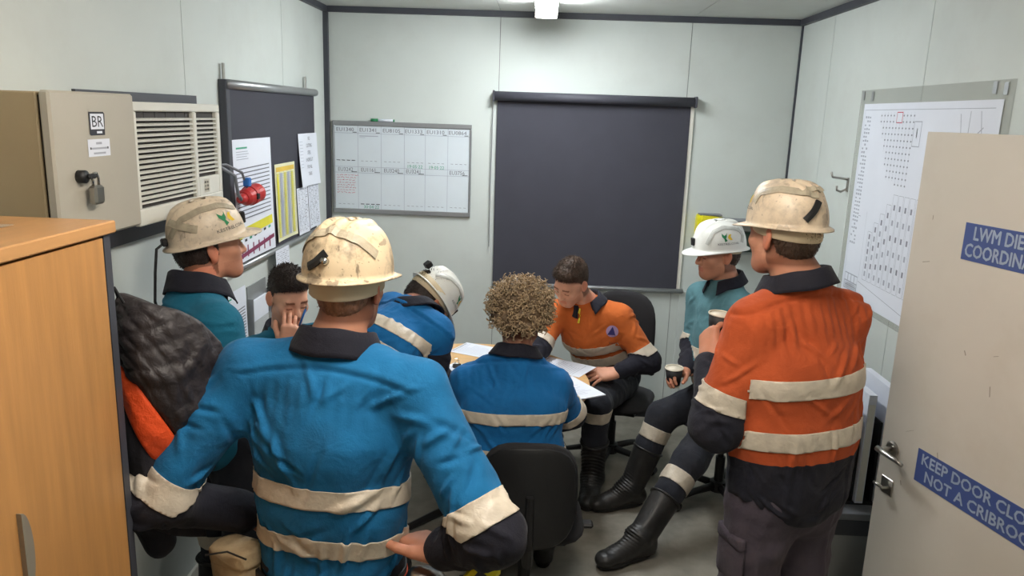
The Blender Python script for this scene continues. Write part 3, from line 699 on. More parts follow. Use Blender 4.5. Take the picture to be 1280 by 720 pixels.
def red_plug():
    t = thing('industrial_plug', 'red industrial power plug hanging on its grey cable', 'plug', (XL+0.10, 3.50, 1.655))
    ax = nrm((0.15, 0.95, 0.12)); F = frame(ax, (0, 0, 1)); R = Matrix([list(r) for r in F]).to_4x4()
    MB().lathe([(0, -0.05), (0.028, -0.05), (0.038, -0.035), (0.042, 0.0), (0.046, 0.002), (0.046, 0.03), (0.040, 0.034), (0.044, 0.06), (0.044, 0.075), (0, 0.075)], 20, M=R).build('body', M_REDPL, t, smooth=False)
    MB().lathe([(0, -0.085), (0.016, -0.085), (0.026, -0.048), (0, -0.048)], 16, M=R).build('gland', M_REDPL, t, smooth=True)
    MB().box((0.035, -0.012, -0.014), (0.048, 0.014, 0.014), 0.004).build('latch', M_BLACK, t)
    MB().tube([(-0.005, -0.08, -0.01), (0.0, -0.13, 0.02), (-0.01, -0.13, 0.10), (-0.04, -0.20, 0.14), (-0.09, -0.28, 0.13)], 0.008, 8).build('cable', M_GREYC, t, smooth=True)
    MB().tube([(0.0, -0.02, 0.04), (-0.01, -0.05, 0.11), (-0.04, -0.15, 0.15), (-0.09, -0.27, 0.15)], 0.006, 8).build('cable', M_GREYC, t, smooth=True)
    MB().box((-0.012, -0.04, 0.045), (0.016, -0.005, 0.085), 0.004).build('cable_tag', M_BLUEPL, t)
red_plug()

def map_sheet():
    t = thing('wall_map', 'large white mine plan in a clear sleeve on the right wall', 'map', (XR, 3.45, 1.17))
    MB().box((-0.004, -0.65, 0.0), (0, 0.66, 1.068)).build('sleeve', M_CLEAR, t)
    MB().box((-0.0055, -0.60, 0.03), (-0.0043, 0.60, 1.00)).build('sheet', M_PAPER, t)
    F = Flat((-0.0055, 0.60, 0.03), (0, -1, 0), (0, 0, 1), 0.0006)
    rnd = random.Random(8)
    F.line(0.02, 0.94, 1.16, 0.94, 0.0025, 2); F.line(0.02, 0.03, 0.02, 0.94, 0.0015, 2)
    for k in range(34):
        for q in range(3):
            if rnd.random() < 0.8: F.rect(0.035+q*0.024, 0.90-k*0.019, 0.052+q*0.024, 0.907-k*0.019+rnd.uniform(0, .004), 2)
    for c in range(11):
        u = 0.22+c*0.033; top = 0.93; botm = 0.62+0.25*max(0, (4-c))*0.25-0.02*(c > 6)
        F.line(u, botm, u, top, 0.0012, 2)
        z = top-0.02
        while z > botm: F.rect(u-0.006, z, u+0.006, z+0.007, 0); z -= 0.028
    F.rect(0.38, 0.88, 0.44, 0.93, 4); F.off = 0.0009; F.rect(0.384, 0.884, 0.436, 0.926, 3); F.off = 0.0006
    F.rect(0.56, 0.78, 0.63, 0.89, 2); F.off = 0.0009; F.rect(0.564, 0.784, 0.626, 0.886, 3); F.rect(0.59, 0.82, 0.598, 0.86, 1); F.off = 0.0006
    for (a, b, c, d) in ((0.93, 0.76, 1.10, 0.87), (0.93, 0.92, 0.95, 0.84), (1.0, 0.93, 1.0, 0.74), (1.07, 0.93, 1.10, 0.82), (1.10, 0.82, 1.14, 0.84)): F.line(a, b, c, d, 0.004, 2)
    for c in range(9):
        u = 0.24+c*0.055; z1 = 0.36+min(c, 4)*0.05
        for uu in (u, u+0.045): F.line(uu, 0.12, uu, z1, 0.0014, 0)
        for z in (0.12, z1): F.line(u, z, u+0.045, z, 0.0014, 0)
        for q in range(6): F.rect(u+0.014, 0.14+q*(z1-0.14)/6, u+0.030, 0.165+q*(z1-0.14)/6, 0 if q % 2 else 2)
    F.line(0.10, 0.42, 0.13, 0.42, 0.002, 0); F.line(0.2, 0.10, 0.75, 0.04, 0.002, 0); F.line(0.2, 0.115, 0.2, 0.45, 0.0015, 2)
    F.rect(0.03, 0.035, 0.19, 0.12, 2); F.off = 0.0009
    for q in range(4): F.rect(0.035+0.04*q, 0.08, 0.068+0.04*q, 0.115, 3)
    F.rect(0.035, 0.04, 0.185, 0.074, 3)
    for q in range(3): F.rect(0.04, 0.045+q*0.01, 0.18, 0.049+q*0.01, 2)
    F.build('plan_print', [mat('ink_pale', (140, 144, 156), rough=0.8), M_INKD, M_INKL, M_PAPER, M_RED], t)
    for (y, z) in ((-0.60, 1.04), (-0.53, 1.045), (0.63, 1.045), (0.52, 1.04)):
        MB().box((-0.006, y-0.012, z-0.025), (-0.003, y+0.012, z+0.018)).build('tape_piece', M_ALU, t)
    h = thing('coat_hook', 'small wire coat hook on the right wall beside the mine plan', 'hook', (XR, 4.145, 1.755))
    MB().box((-0.006, -0.012, -0.035), (0, 0.012, 0.04), 0.002).build('plate', M_STEEL, h)
    MB().tube([(-0.004, 0, 0.03), (-0.05, 0, 0.036), (-0.085, 0.0, 0.040), (-0.095, 0, 0.065)], 0.006, 8).build('upper_prong', M_STEEL, h, smooth=True)
    MB().tube([(-0.004, 0, -0.02), (-0.035, 0, -0.036), (-0.055, 0, -0.028), (-0.058, 0, -0.005)], 0.006, 8).build('lower_prong', M_STEEL, h, smooth=True)
map_sheet()

def door():
    free = np.array([1.325, 2.75]); dirv = np.array([math.sin(math.radians(14.5)), -math.cos(math.radians(14.5))])
    H = 2.05; Wd = 0.87
    t = bpy.data.objects.new('door_1', None); COL.objects.link(t); t.location = (free[0], free[1], 0.0)
    t.rotation_euler = (0, 0, math.atan2(dirv[1], dirv[0])); tag(t, 'open cream painted door with blue notices', kind='structure')
    # local x runs from the free edge towards the hinge, local -y faces the room
    MB().box((0, 0, 0.012), (Wd, 0.038, H), 0.0015).build('door_leaf', M_DOOR, t)
    s1 = MB().box((0.232, -0.002, 1.650), (0.640, 0, 1.770)).build('sign', M_SIGNB, t); s1['label'] = 'blue notice about coordinators on the door'
    F = Flat((0.474, -0.002, 1.710), (1, 0, 0), (0, 0, 1)); F.text('LWM DIESEL', -0.205, 0.027, 0.060, 0, 'LEFT', 0.78, bold=0.022); F.text('COORDINATOR', -0.230, -0.029, 0.060, 0, 'LEFT', 0.78, bold=0.022); F.build('lettering', M_SIGNT, s1)
    s2 = MB().box((0.185, -0.002, 0.845), (0.755, 0, 0.965)).build('sign', M_SIGNB, t); s2['label'] = 'blue keep door closed notice'
    F = Flat((0.470, -0.002, 0.905), (1, 0, 0), (0, 0, 1)); F.text('KEEP DOOR CLOSED', 0, 0.027, 0.056, 0, bold=0.022); F.text('NOT A CRIBROOM', 0.0, -0.029, 0.056, 0, bold=0.022); F.build('lettering', M_SIGNT, s2)
    hd = MB().lathe([(0, 0), (0.03, 0), (0.03, 0.006), (0.024, 0.010), (0, 0.010)], 20, M=Matrix.Translation((0.062, 0, 0.905)) @ Matrix.Rotation(math.pi/2, 4, 'X')).build('handle', M_STEEL, t, smooth=False)
    MB().tube([(0.062, 0, 0.905), (0.062, -0.052, 0.905)], 0.010, 12).build('spindle', M_STEEL, hd, smooth=True)
    MB().tube([(0.048, -0.055, 0.905), (0.09, -0.057, 0.904), (0.14, -0.056, 0.902), (0.178, -0.054, 0.898)], [0.012, 0.0105, 0.009, 0.007], 10).build('lever', M_STEEL, hd, smooth=True)
    lk = MB().box((0.03, -0.004, 0.725), (0.092, 0, 0.79), 0.002).build('lock_plate', M_STEEL, t)
    MB().tube([(0.075, 0, 0.757), (0.07, -0.026, 0.755), (0.045, -0.032, 0.758), (0.028, -0.03, 0.760)], 0.0065, 8).build('thumb_turn', M_STEEL, lk, smooth=True)
    for z in (0.25, 1.0, 1.80): MB().tube([(Wd+0.004, 0.02, z), (Wd+0.004, 0.02, z+0.09)], 0.008, 8).build('hinge', M_STEEL, t)
    rnd = random.Random(12)
    j = MB()
    for k in range(14):
        x = rnd.uniform(0.05, 0.6); z = rnd.uniform(0.3, 1.9); a = rnd.uniform(0, 3.1); l = rnd.uniform(0.006, 0.022); dx, dz = math.cos(a)*l, math.sin(a)*l
        j.quad((x-dx, -0.0006, z-dz), (x+dx, -0.0006, z+dz), (x+dx+0.003, -0.0006, z+dz+0.003), (x-dx+0.003, -0.0006, z-dz+0.003))
    j.build('scuff_marks', mat('scuff', (150, 138, 122)), t)
    struct('trim_7', MB().box((1.50, 1.82, 0), (XR, 1.90, 2.10), 0.003), M_DOOR, 'cream door jamb on the right wall')
door()

def cupboard():
    t = thing('cupboard', 'tall beech laminate cupboard with grey edge standing at the left', 'cupboard', (XL+0.016, 1.225, 0))
    D = 0.466; w = 0.45; H = 1.80
    MB().box((0.02, -w+0.01, 0.06), (D-0.025, w-0.035, H-0.03)).build('carcass', M_WOOD, t)
    MB().box((0.02, -w, 0), (D-0.03, w-0.01, 0.06)).build('plinth', M_BLACK, t)
    MB().box((0.01, w-0.033, 0.0), (D-0.004, w-0.008, H-0.03)).build('end_panel', M_DARKTRIM, t)
    MB().box((0.0, -w, H-0.028), (D+0.006, w+0.004, H), 0.003).build('top', M_WOODTOP, t)
    for i, (a, b) in enumerate(((-w+0.012, -0.012), (-0.008, w-0.036))):
        d = MB().box((D-0.024, a, 0.07), (D-0.004, b, H-0.034), 0.0015).build('door', M_WOOD, t)
        ymid = -0.05 if i == 0 else 0.052
        s = -1 if i == 0 else 1
        n = 12; vs = []
        for k in range(n+1):
            an = math.pi*k/n-math.pi/2; vs.append((ymid+s*0.026*math.cos(an), 1.215+0.085*math.sin(an)))
        pts = [(D-0.004, y, z) for y, z in vs]+[(D+0.006, y, z) for y, z in vs]
        fs = [tuple(range(n+1))[::-1], tuple(range(n+1, 2*n+2))]+[(k, (k+1) % (n+1), n+1+(k+1) % (n+1), n+1+k) for k in range(n+1)]
        mesh_obj('handle', pts, fs, mat('satin_handle', (150, 142, 128), rough=0.45, metal=0.35), d)
    p = thing('plastic_sleeve', 'clear plastic sleeve of papers lying on top of the cupboard', 'paper', (XL+0.25, 1.30, H))
    MB().box((-0.17, -0.22, 0.0), (0.08, 0.22, 0.003)).build('sheet', M_PAPER, p); MB().box((-0.18, -0.24, 0.0032), (0.10, 0.24, 0.0045)).build('sleeve', M_CLEAR, p)
    k = thing('padlock', 'small brass coloured padlock on the cupboard top at the frame edge', 'padlock', (XL+0.41, 1.27, H))
    MB().box((-0.012, -0.016, 0), (0.012, 0.016, 0.024), 0.003).build('body', mat('brass', (150, 126, 84), rough=0.35, metal=0.9), k)
    MB().tube([(0, 0.010, 0.02), (0, 0.012, 0.03), (0, 0.0, 0.036), (0, -0.012, 0.03), (0, -0.010, 0.02)], 0.003, 6).build('shackle', M_STEEL, k)
cupboard()

def meeting_table():
    t = thing('round_table', 'round beech laminate meeting table in the middle of the group', 'table', (-0.30, 3.77, 0))
    MB().lathe([(0, 0.702), (0.594, 0.702), (0.60, 0.706), (0.60, 0.726), (0.596, 0.73), (0, 0.73)], 64).build('tabletop', M_TABLE, t)
    MB().lathe([(0.04, 0.03), (0.04, 0.70)], 20).build('column', M_BLACK, t, smooth=True)
    for k in range(4):
        a = math.pi/4+k*math.pi/2
        MB().tube([(0.03*math.cos(a), 0.03*math.sin(a), 0.05), (0.40*math.cos(a), 0.40*math.sin(a), 0.025)], [0.026, 0.018], 8).build('foot', M_BLACK, t)
    MB().lathe([(0.0, 0.68), (0.2, 0.69), (0.2, 0.702), (0, 0.702)], 24).build('mounting_plate', M_BLACK, t)
    Z = 0.7305
    def sheet(label, x, y, rz, n=1, seed=0, w=0.105, h=0.1485, z=Z, ink=2):
        s = thing('paper_sheet', label, 'paper', (x, y, z), rz, 'papers on the round table')
        MB().box((-w, -h, 0), (w, h, 0.0012*n)).build('sheet' if n == 1 else 'sheet_stack', M_PAPER, s)
        F = Flat((0, 0, 0.0012*n), (1, 0, 0), (0, 1, 0), 0.0005); rnd = random.Random(seed)
        for k in range(16): F.line(-w*0.82, h*0.85-k*h*0.1, w*rnd.uniform(0.2, 0.82), h*0.85-k*h*0.1, 0.003, 0)
        if seed % 2 == 0: F.line(-w*0.8, h*0.92, w*0.8, h*0.92, 0.004, 1)
        F.build('print', [M_INKL, M_INKD], s); return s
    sheet('white sheet lying near the back edge of the table', -0.30, 4.22, 1.15, seed=2)
    sheet('large stack of white sheets at the left front of the table', -0.46, 3.55, 0.15, 3, 3, 0.125, 0.17)
    sheet('white sheet half under the binder clip', -0.40, 3.80, -0.5, 1, 5, z=Z+0.0042)
    sheet('white sheet in front of the seated man in orange', 0.17, 4.00, 1.05, 1, 4)
    sheet('thick white document at the right edge of the table', 0.20, 3.66, 0.55, 4, 7)
    c = thing('binder_clip', 'black binder clip on the papers near the white helmet', 'clip', (-0.40, 3.90, Z+0.006), 0.3)
    vs = [(-0.022, -0.014, 0), (0.022, -0.014, 0), (0.022, 0.014, 0), (-0.022, 0.014, 0), (-0.022, -0.003, 0.018), (0.022, -0.003, 0.018), (0.022, 0.003, 0.018), (-0.022, 0.003, 0.018)]
    mesh_obj('jaw', vs, [(3, 2, 1, 0), (4, 5, 6, 7), (0, 1, 5, 4), (1, 2, 6, 5), (2, 3, 7, 6), (3, 0, 4, 7)], M_BLACK, c)
    for s in (-1, 1): MB().tube([(-0.012, s*0.003, 0.018), (-0.008, s*0.016, 0.042), (0.008, s*0.016, 0.042), (0.012, s*0.003, 0.018)], 0.0014, 6).build('wire_handle', M_CHROME, c)
    g = thing('spectacles', 'thin red framed spectacles lying on the table papers', 'glasses', (-0.43, 3.69, Z+0.0064), 0.9)
    for s in (-1, 1):
        MB().tube([(s*0.033+0.024*math.cos(a), 0.0, 0.019+0.018*math.sin(a)) for a in np.linspace(0, 2*math.pi, 17)], 0.0016, 6).build('rim', M_REDPL, g)
        MB().tube([(s*0.058, 0, 0.024), (s*0.060, 0.06, 0.022), (s*0.056, 0.115, 0.006)], 0.0016, 6).build('temple', M_REDPL, g)
    MB().tube([(-0.010, 0, 0.022), (0, 0, 0.026), (0.010, 0, 0.022)], 0.0016, 6).build('bridge', M_REDPL, g)
meeting_table()

def rounded_pad(name, w, h, d, mt, parent, bulge=0.015, curve=0.0, n=20, p=4.0, M=None):
    """superellipse cushion in the xz plane, thickness along y"""
    rings = []
    for (s, y) in ((0.0, -d/2-bulge), (0.55, -d/2-bulge*0.8), (0.86, -d/2), (0.97, -d/4), (1.0, 0), (0.97, d/4), (0.86, d/2), (0.55, d/2+bulge*0.6), (0.0, d/2+bulge*0.7)):
        ring = []
        for k in range(n*2):
            a = 2*math.pi*k/(n*2); c, q = math.cos(a), math.sin(a)
            r = (abs(c)**p+abs(q)**p)**(-1/p); x = w*r*c*max(s, 0.02); z = h*r*q*max(s, 0.02)
            ring.append((x, y+curve*(x/w)**2, z))
        rings.append(ring)
    vs, fs = loft(rings)
    if M is not None: vs = [tuple(M @ Vector(v)) for v in vs]
    return mesh_obj(name, vs, fs, mt, parent, smooth=True)
def task_chair(label, x, y, rz, mt, bw=0.20, bh=0.20, bz=0.66, seat_z=0.47, arms=False, back_y=-0.25):
    """office chair, facing local +y"""
    t = thing('office_chair', label, 'chair', (x, y, 0), rz, 'office chairs around the table')
    rounded_pad('seat', 0.235, 0.225, 0.05, mt, t, 0.012, M=Matrix.Translation((0, 0, seat_z-0.035)) @ Matrix.Rotation(math.pi/2, 4, 'X'))
    MB().box((-0.16, -0.16, seat_z-0.085), (0.16, 0.16, seat_z-0.068), 0.006).build('seat_pan', M_BLACK, t)
    rounded_pad('backrest', bw, bh, 0.04, mt, t, 0.012, curve=0.05, p=3.2, M=Matrix.Translation((0, back_y, bz)) @ Matrix.Rotation(-0.10, 4, 'X'))
    rounded_pad('back_shell', bw*0.97, bh*0.97, 0.012, M_BLACK, t, 0.004, curve=0.05, p=3.2, M=Matrix.Translation((0, back_y-0.035, bz)) @ Matrix.Rotation(-0.10, 4, 'X'))
    MB().tube([(0, -0.10, seat_z-0.09), (0, back_y-0.04, seat_z-0.08), (0, back_y-0.065, seat_z), (0, back_y-0.055, bz+0.02)], [0.02, 0.022, 0.02, 0.016], 8).build('back_stem', M_BLACK, t)
    MB().lathe([(0.026, 0.09), (0.026, 0.26), (0.016, 0.26), (0.016, seat_z-0.085)], 16).build('gas_column', M_BLACK, t, smooth=False)
    MB().tube([(0.05, 0.05, seat_z-0.09), (0.18, 0.06, seat_z-0.10), (0.25, 0.06, seat_z-0.105)], 0.007, 8).build('lever', M_BLACK, t)
    MB().box((0.225, 0.035, seat_z-0.118), (0.29, 0.085, seat_z-0.095), 0.008).build('lever_paddle', M_BLACK, t)
    if arms:
        for s in (-1, 1):
            MB().tube([(s*0.16, 0, seat_z-0.075), (s*0.26, 0, seat_z-0.06), (s*0.27, 0, seat_z+0.17)], 0.014, 8).build('arm_post', M_BLACK, t)
            MB().box((s*0.27-0.03, -0.11, seat_z+0.17), (s*0.27+0.03, 0.12, seat_z+0.20), 0.012).build('arm_pad', M_BLACK, t)
    MB().lathe([(0, 0.06), (0.045, 0.06), (0.045, 0.115), (0.03, 0.12), (0, 0.12)], 16).build('hub', M_BLACK, t)
    arm = None; cas = None
    for k in range(5):
        a = 0.3+2*math.pi*k/5
        if arm is None:
            arm = MB().tube([(0.03, 0, 0.09), (0.17, 0, 0.085), (0.29, 0, 0.066)], [0.022, 0.019, 0.014], 8).build('base_arm', M_BLACK, t, smooth=True); cas = MB().tube([(0.29, -0.022, 0.027), (0.29, 0.022, 0.027)], 0.026, 14)
            cas.tube([(0.29, 0, 0.03), (0.29, 0, 0.066)], 0.008, 8); cas = cas.build('caster', M_BLACK, t); arm.rotation_euler = cas.rotation_euler = (0, 0, a)
        else:
            for o in (arm, cas):
                c = o.copy(); COL.objects.link(c); c.parent = t; c.rotation_euler = (0, 0, a)
    return t
task_chair('black office chair with its back to the camera under the curly haired man', 0.0, 2.93, 0.04, M_CHAIRF, bw=0.188, bh=0.205, bz=0.655, seat_z=0.47, back_y=-0.255)
task_chair('black office chair under the seated man in orange', 0.50, 4.42, math.radians(163), M_CHAIRF, bw=0.2, bh=0.24, bz=0.80, seat_z=0.45, back_y=-0.20)
task_chair('navy office chair under the man in the white helmet at right', 1.06, 3.98, math.radians(120), M_CHAIRB, bw=0.2, bh=0.2, bz=0.78, seat_z=0.50, back_y=-0.24)
task_chair('office chair under the seated man at the left wall', -1.09, 3.44, math.radians(-127), M_CHAIRF, bw=0.18, bh=0.18, bz=0.68, seat_z=0.44, back_y=-0.18)

def side_stand():
    t = thing('low_stand', 'low grey equipment stand with dark edge behind the open door', 'stand', (1.37, 3.22, 0))
    MB().box((-0.25, -0.33, 0.50), (0.245, 0.35, 0.53), 0.003).build('top', M_GREYC, t)
    MB().box((-0.245, -0.325, 0.43), (0.24, 0.345, 0.50)).build('apron', M_DARKTRIM, t)
    for y in (-0.31, 0.33): MB().box((-0.23, y-0.012, 0), (0.23, y+0.012, 0.43)).build('side_panel', M_ALU, t)
    MB().box((-0.20, -0.29, 0.12), (0.22, 0.31, 0.14)).build('shelf', M_ALU, t)
    d = thing('file_rack', 'black file rack holding white folders behind the open door', 'rack', (1.36, 3.12, 0.53))
    MB().box((-0.10, -0.15, 0), (0.15, 0.15, 0.012)).build('base', M_BLACK, d)
    MB().box((-0.10, 0.13, 0.012), (0.15, 0.15, 0.45)).build('back', M_BLACK, d)
    for k in range(4):
        MB().box((-0.10+k*0.08, -0.14, 0.012), (-0.09+k*0.08, 0.13, 0.36)).build('divider', M_BLACK, d)
    for k in range(3):
        f = thing('folder', ('white folder nearest the room in the black file rack', 'white folder in the middle of the black file rack', 'white folder nearest the wall in the black file rack')[k], 'folder', (1.36-0.075+k*0.08, 3.11, 0.5425), 0, 'folders in the file rack')
        MB().box((-0.012, -0.15, 0), (0.02, 0.12, 0.44+0.03*k)).build('cover', M_PAPER, f); MB().box((-0.008, -0.153, 0.01), (0.016, -0.1505, 0.43)).build('spine', M_WHITEPL, f)
    r = thing('paper_roll', 'crumpled white paper roll on the low stand', 'paper', (1.20, 2.95, 0.53))
    MB().tube([(-0.06, 0.02, 0.022), (0.0, 0.0, 0.024), (0.07, -0.02, 0.022)], [0.02, 0.022, 0.019], 12).build('roll', M_PAPER, r, smooth=True)
side_stand()

def wall_units():
    t = thing('yellow_dispenser', 'yellow rounded dispenser on the back wall above the white helmet', 'dispenser', (1.135, YB, 1.24))
    vs = []; fs = []
    rings = []
    for (z, s) in ((0, 0.8), (0.02, 0.95), (0.10, 1.0), (0.19, 0.97), (0.215, 0.9)):
        rings.append([(-0.085*s, 0, z), (-0.085*s, -0.06*s, z), (-0.06*s, -0.10*s, z), (0.05*s, -0.10*s, z-0.006*s), (0.10*s, -0.05*s, z-0.02*s), (0.10*s, 0, z-0.02*s)])
    v, f = loft(rings); mesh_obj('body', v, f, M_YPL, t)
    MB().box((-0.07, -0.08, 0.213), (0.075, -0.002, 0.222), 0.002).build('lid', M_GREYC, t)
    MB().tube([(0.0, -0.099, 0.16), (0.0, -0.104, 0.16)], 0.006, 8).build('screw', M_BLACK, t)
    d = thing('wall_shelf', 'small grey wall shelf on the back wall near the right corner', 'shelf', (1.36, YB, 1.42))
    MB().box((-0.12, -0.13, 0), (0.12, 0, 0.014), 0.002).build('board', M_GREYC, d)
    for x in (-0.09, 0.09): MB().box((x-0.006, -0.10, -0.05), (x+0.006, 0, 0.0)).build('bracket', M_GREYC, d)
    r = thing('radio_handset', 'dark green radio unit mounted below the small wall shelf', 'radio', (1.37, YB, 1.22))
    MB().box((-0.10, -0.09, 0), (0.10, 0, 0.13), 0.012).build('body', M_DKGREEN, r)
    MB().tube([(-0.08, -0.105, 0.03), (-0.085, -0.115, 0.07), (-0.06, -0.105, 0.12)], 0.016, 10).build('handset', M_BLACK, r, smooth=True)
    MB().box((-0.09, -0.095, 0.135), (-0.02, -0.02, 0.15), 0.003).build('label_strip', M_PAPER, r)
wall_units()

# ------------------------------------------------------------------ people
def head_frame(fwd, up):
    y = nrm(fwd); u = np.asarray(up, float); z = nrm(u-y*np.dot(u, y)); x = np.cross(y, z); return np.stack([x, y, z], 1)   # columns: right, forward, up
def head_prims(neck_local, nr=0.058, jaw=1.0):
    p = [ell((0, -0.018, 0.045), (0.077, 0.097, 0.083), k=0.01), ell((0, 0.028, -0.005), (0.066, 0.066, 0.085), k=0.03),
         ell((0, 0.045, -0.052), (0.052*jaw, 0.050, 0.050), k=0.03), ell((0, 0.070, -0.092), (0.026*jaw, 0.022, 0.020), k=0.03),
         rcone((-0.045*jaw, 0.0, -0.058), (-0.02, 0.066, -0.09), 0.022, 0.018, k=0.03), rcone((0.045*jaw, 0.0, -0.058), (0.02, 0.066, -0.09), 0.022, 0.018, k=0.03),
         rcone((-0.04, 0.078, 0.026), (0.04, 0.078, 0.026), 0.012, 0.012, k=0.02),
         rcone((0, 0.092, 0.018), (0, 0.110, -0.024), 0.008, 0.0125, k=0.012), ell((-0.012, 0.098, -0.027), (0.009, 0.011, 0.008), k=0.008), ell((0.012, 0.098, -0.027), (0.009, 0.011, 0.008), k=0.008),
         ell((-0.042, 0.066, -0.015), (0.022, 0.020, 0.018), k=0.025), ell((0.042, 0.066, -0.015), (0.022, 0.020, 0.018), k=0.025),
         ell((-0.032, 0.101, 0.008), (0.016, 0.012, 0.011), k=0.014, sub=True), ell((0.032, 0.101, 0.008), (0.016, 0.012, 0.011), k=0.014, sub=True),
         ell((-0.032, 0.078, 0.007), (0.0145, 0.0145, 0.0125), k=0.003), ell((0.032, 0.078, 0.007), (0.0145, 0.0145, 0.0125), k=0.003),
         rcone((-0.021, 0.089, -0.053), (0.021, 0.089, -0.053), 0.006, 0.006, k=0.008), rcone((-0.019, 0.088, -0.064), (0.019, 0.088, -0.064), 0.007, 0.007, k=0.008),
         rcone((-0.024, 0.100, -0.0585), (0.024, 0.100, -0.0585), 0.0022, 0.0022, k=0.003, sub=True)]
    for s in (-1, 1):
        F = frame((0.0, -0.18, 1.0), (1, 0.45*s, 0))
        p += [ell((s*0.082, -0.012, 0.002), (0.009, 0.021, 0.032), F, k=0.006), ell((s*0.078, -0.008, -0.022), (0.009, 0.012, 0.014), F, k=0.006), ell((s*0.091, -0.006, 0.004), (0.006, 0.011, 0.018), F, k=0.004, sub=True)]
    nl = np.array(neck_local, float)
    p += [rcone((0, -0.022, -0.045), nl, min(nr, 0.062)-0.003, nr, k=0.025), rcone(nl, nl+nrm(nl)*0.02, nr, nr, k=0.02)]
    return p
def hand_mesh(wrist, fdir, back, side, curl=(0.25, 0.3, 0.35, 0.4), thumb=0.4, spread=0.06, s=1.0, h=0.003, fore=None):
    """hand: fdir = towards the fingers, back = normal of the back of the hand, side = +1 right, -1 left"""
    y = nrm(fdir); z = np.asarray(back, float); z = nrm(z-y*np.dot(z, y)); x = np.cross(y, z)
    F = np.stack([x, y, z], 1); W = np.array(wrist, float)
    P = []
    xs = np.array([-0.030, -0.0105, 0.0095, 0.028])*side     # index .. little; thumb on -x for the right hand
    ln = [0.074, 0.082, 0.076, 0.060]; rr = [0.0095, 0.0098, 0.0093, 0.0082]
    kn = [0.088, 0.092, 0.088, 0.080]
    P.append(rcone((0, -0.035, 0), (0, 0.012, 0), 0.028, 0.026, k=0.02))
    for i in range(4):
        kx = np.array([xs[i], kn[i], 0.002]); P.append(rcone((xs[i]*0.55, 0.008, 0), kx, 0.018, 0.0135, k=0.012))
    P.append(ell((0, 0.05, -0.006), (0.036, 0.045, 0.017), k=0.012))
    for i in range(4):
        p = np.array([xs[i], kn[i], 0.001]); ang = 0.0; sp = (i-1.5)*spread*side
        for j, (fr, cf) in enumerate(((0.46, 1.0), (0.30, 1.25), (0.24, 0.8))):
            ang += curl[i]*cf; L = ln[i]*fr*1.05
            d = np.array([math.sin(sp)*math.cos(ang), math.cos(ang)*math.cos(sp), -math.sin(ang)]); q = p+d*L
            P.append(rcone(p, q, rr[i]*(1-0.08*j), rr[i]*(1-0.08*(j+1)), k=0.003 if j == 0 else 0.002)); p = q
    a = thumb; b0 = np.array([-0.018*side, 0.016, -0.008]); b1 = b0+np.array([-0.030*side*math.cos(a*0.6), 0.030, -0.022*math.sin(a)]); b2 = b1+np.array([-0.018*side*math.cos(a), 0.030, -0.026*math.sin(a)]); b3 = b2+np.array([-0.006*side*math.cos(a*1.6), 0.025, -0.018*math.sin(a)])
    P += [rcone(b0, b1, 0.019, 0.0135, k=0.012), rcone(b1, b2, 0.0125, 0.011, k=0.004), rcone(b2, b3, 0.0112, 0.009, k=0.003)]
    V, Q = sdf_mesh(P, h/s if s else h, 0.004, smooth=1)
    V = V*s
    return V@F.T+W, Q

class Person:
    pass
def cat_meshes(parts):
    V = []; Q = []; n = 0
    for v, q in parts: V.append(v); Q.append(np.asarray(q)+n); n += len(v)
    return np.concatenate(V), np.concatenate(Q)

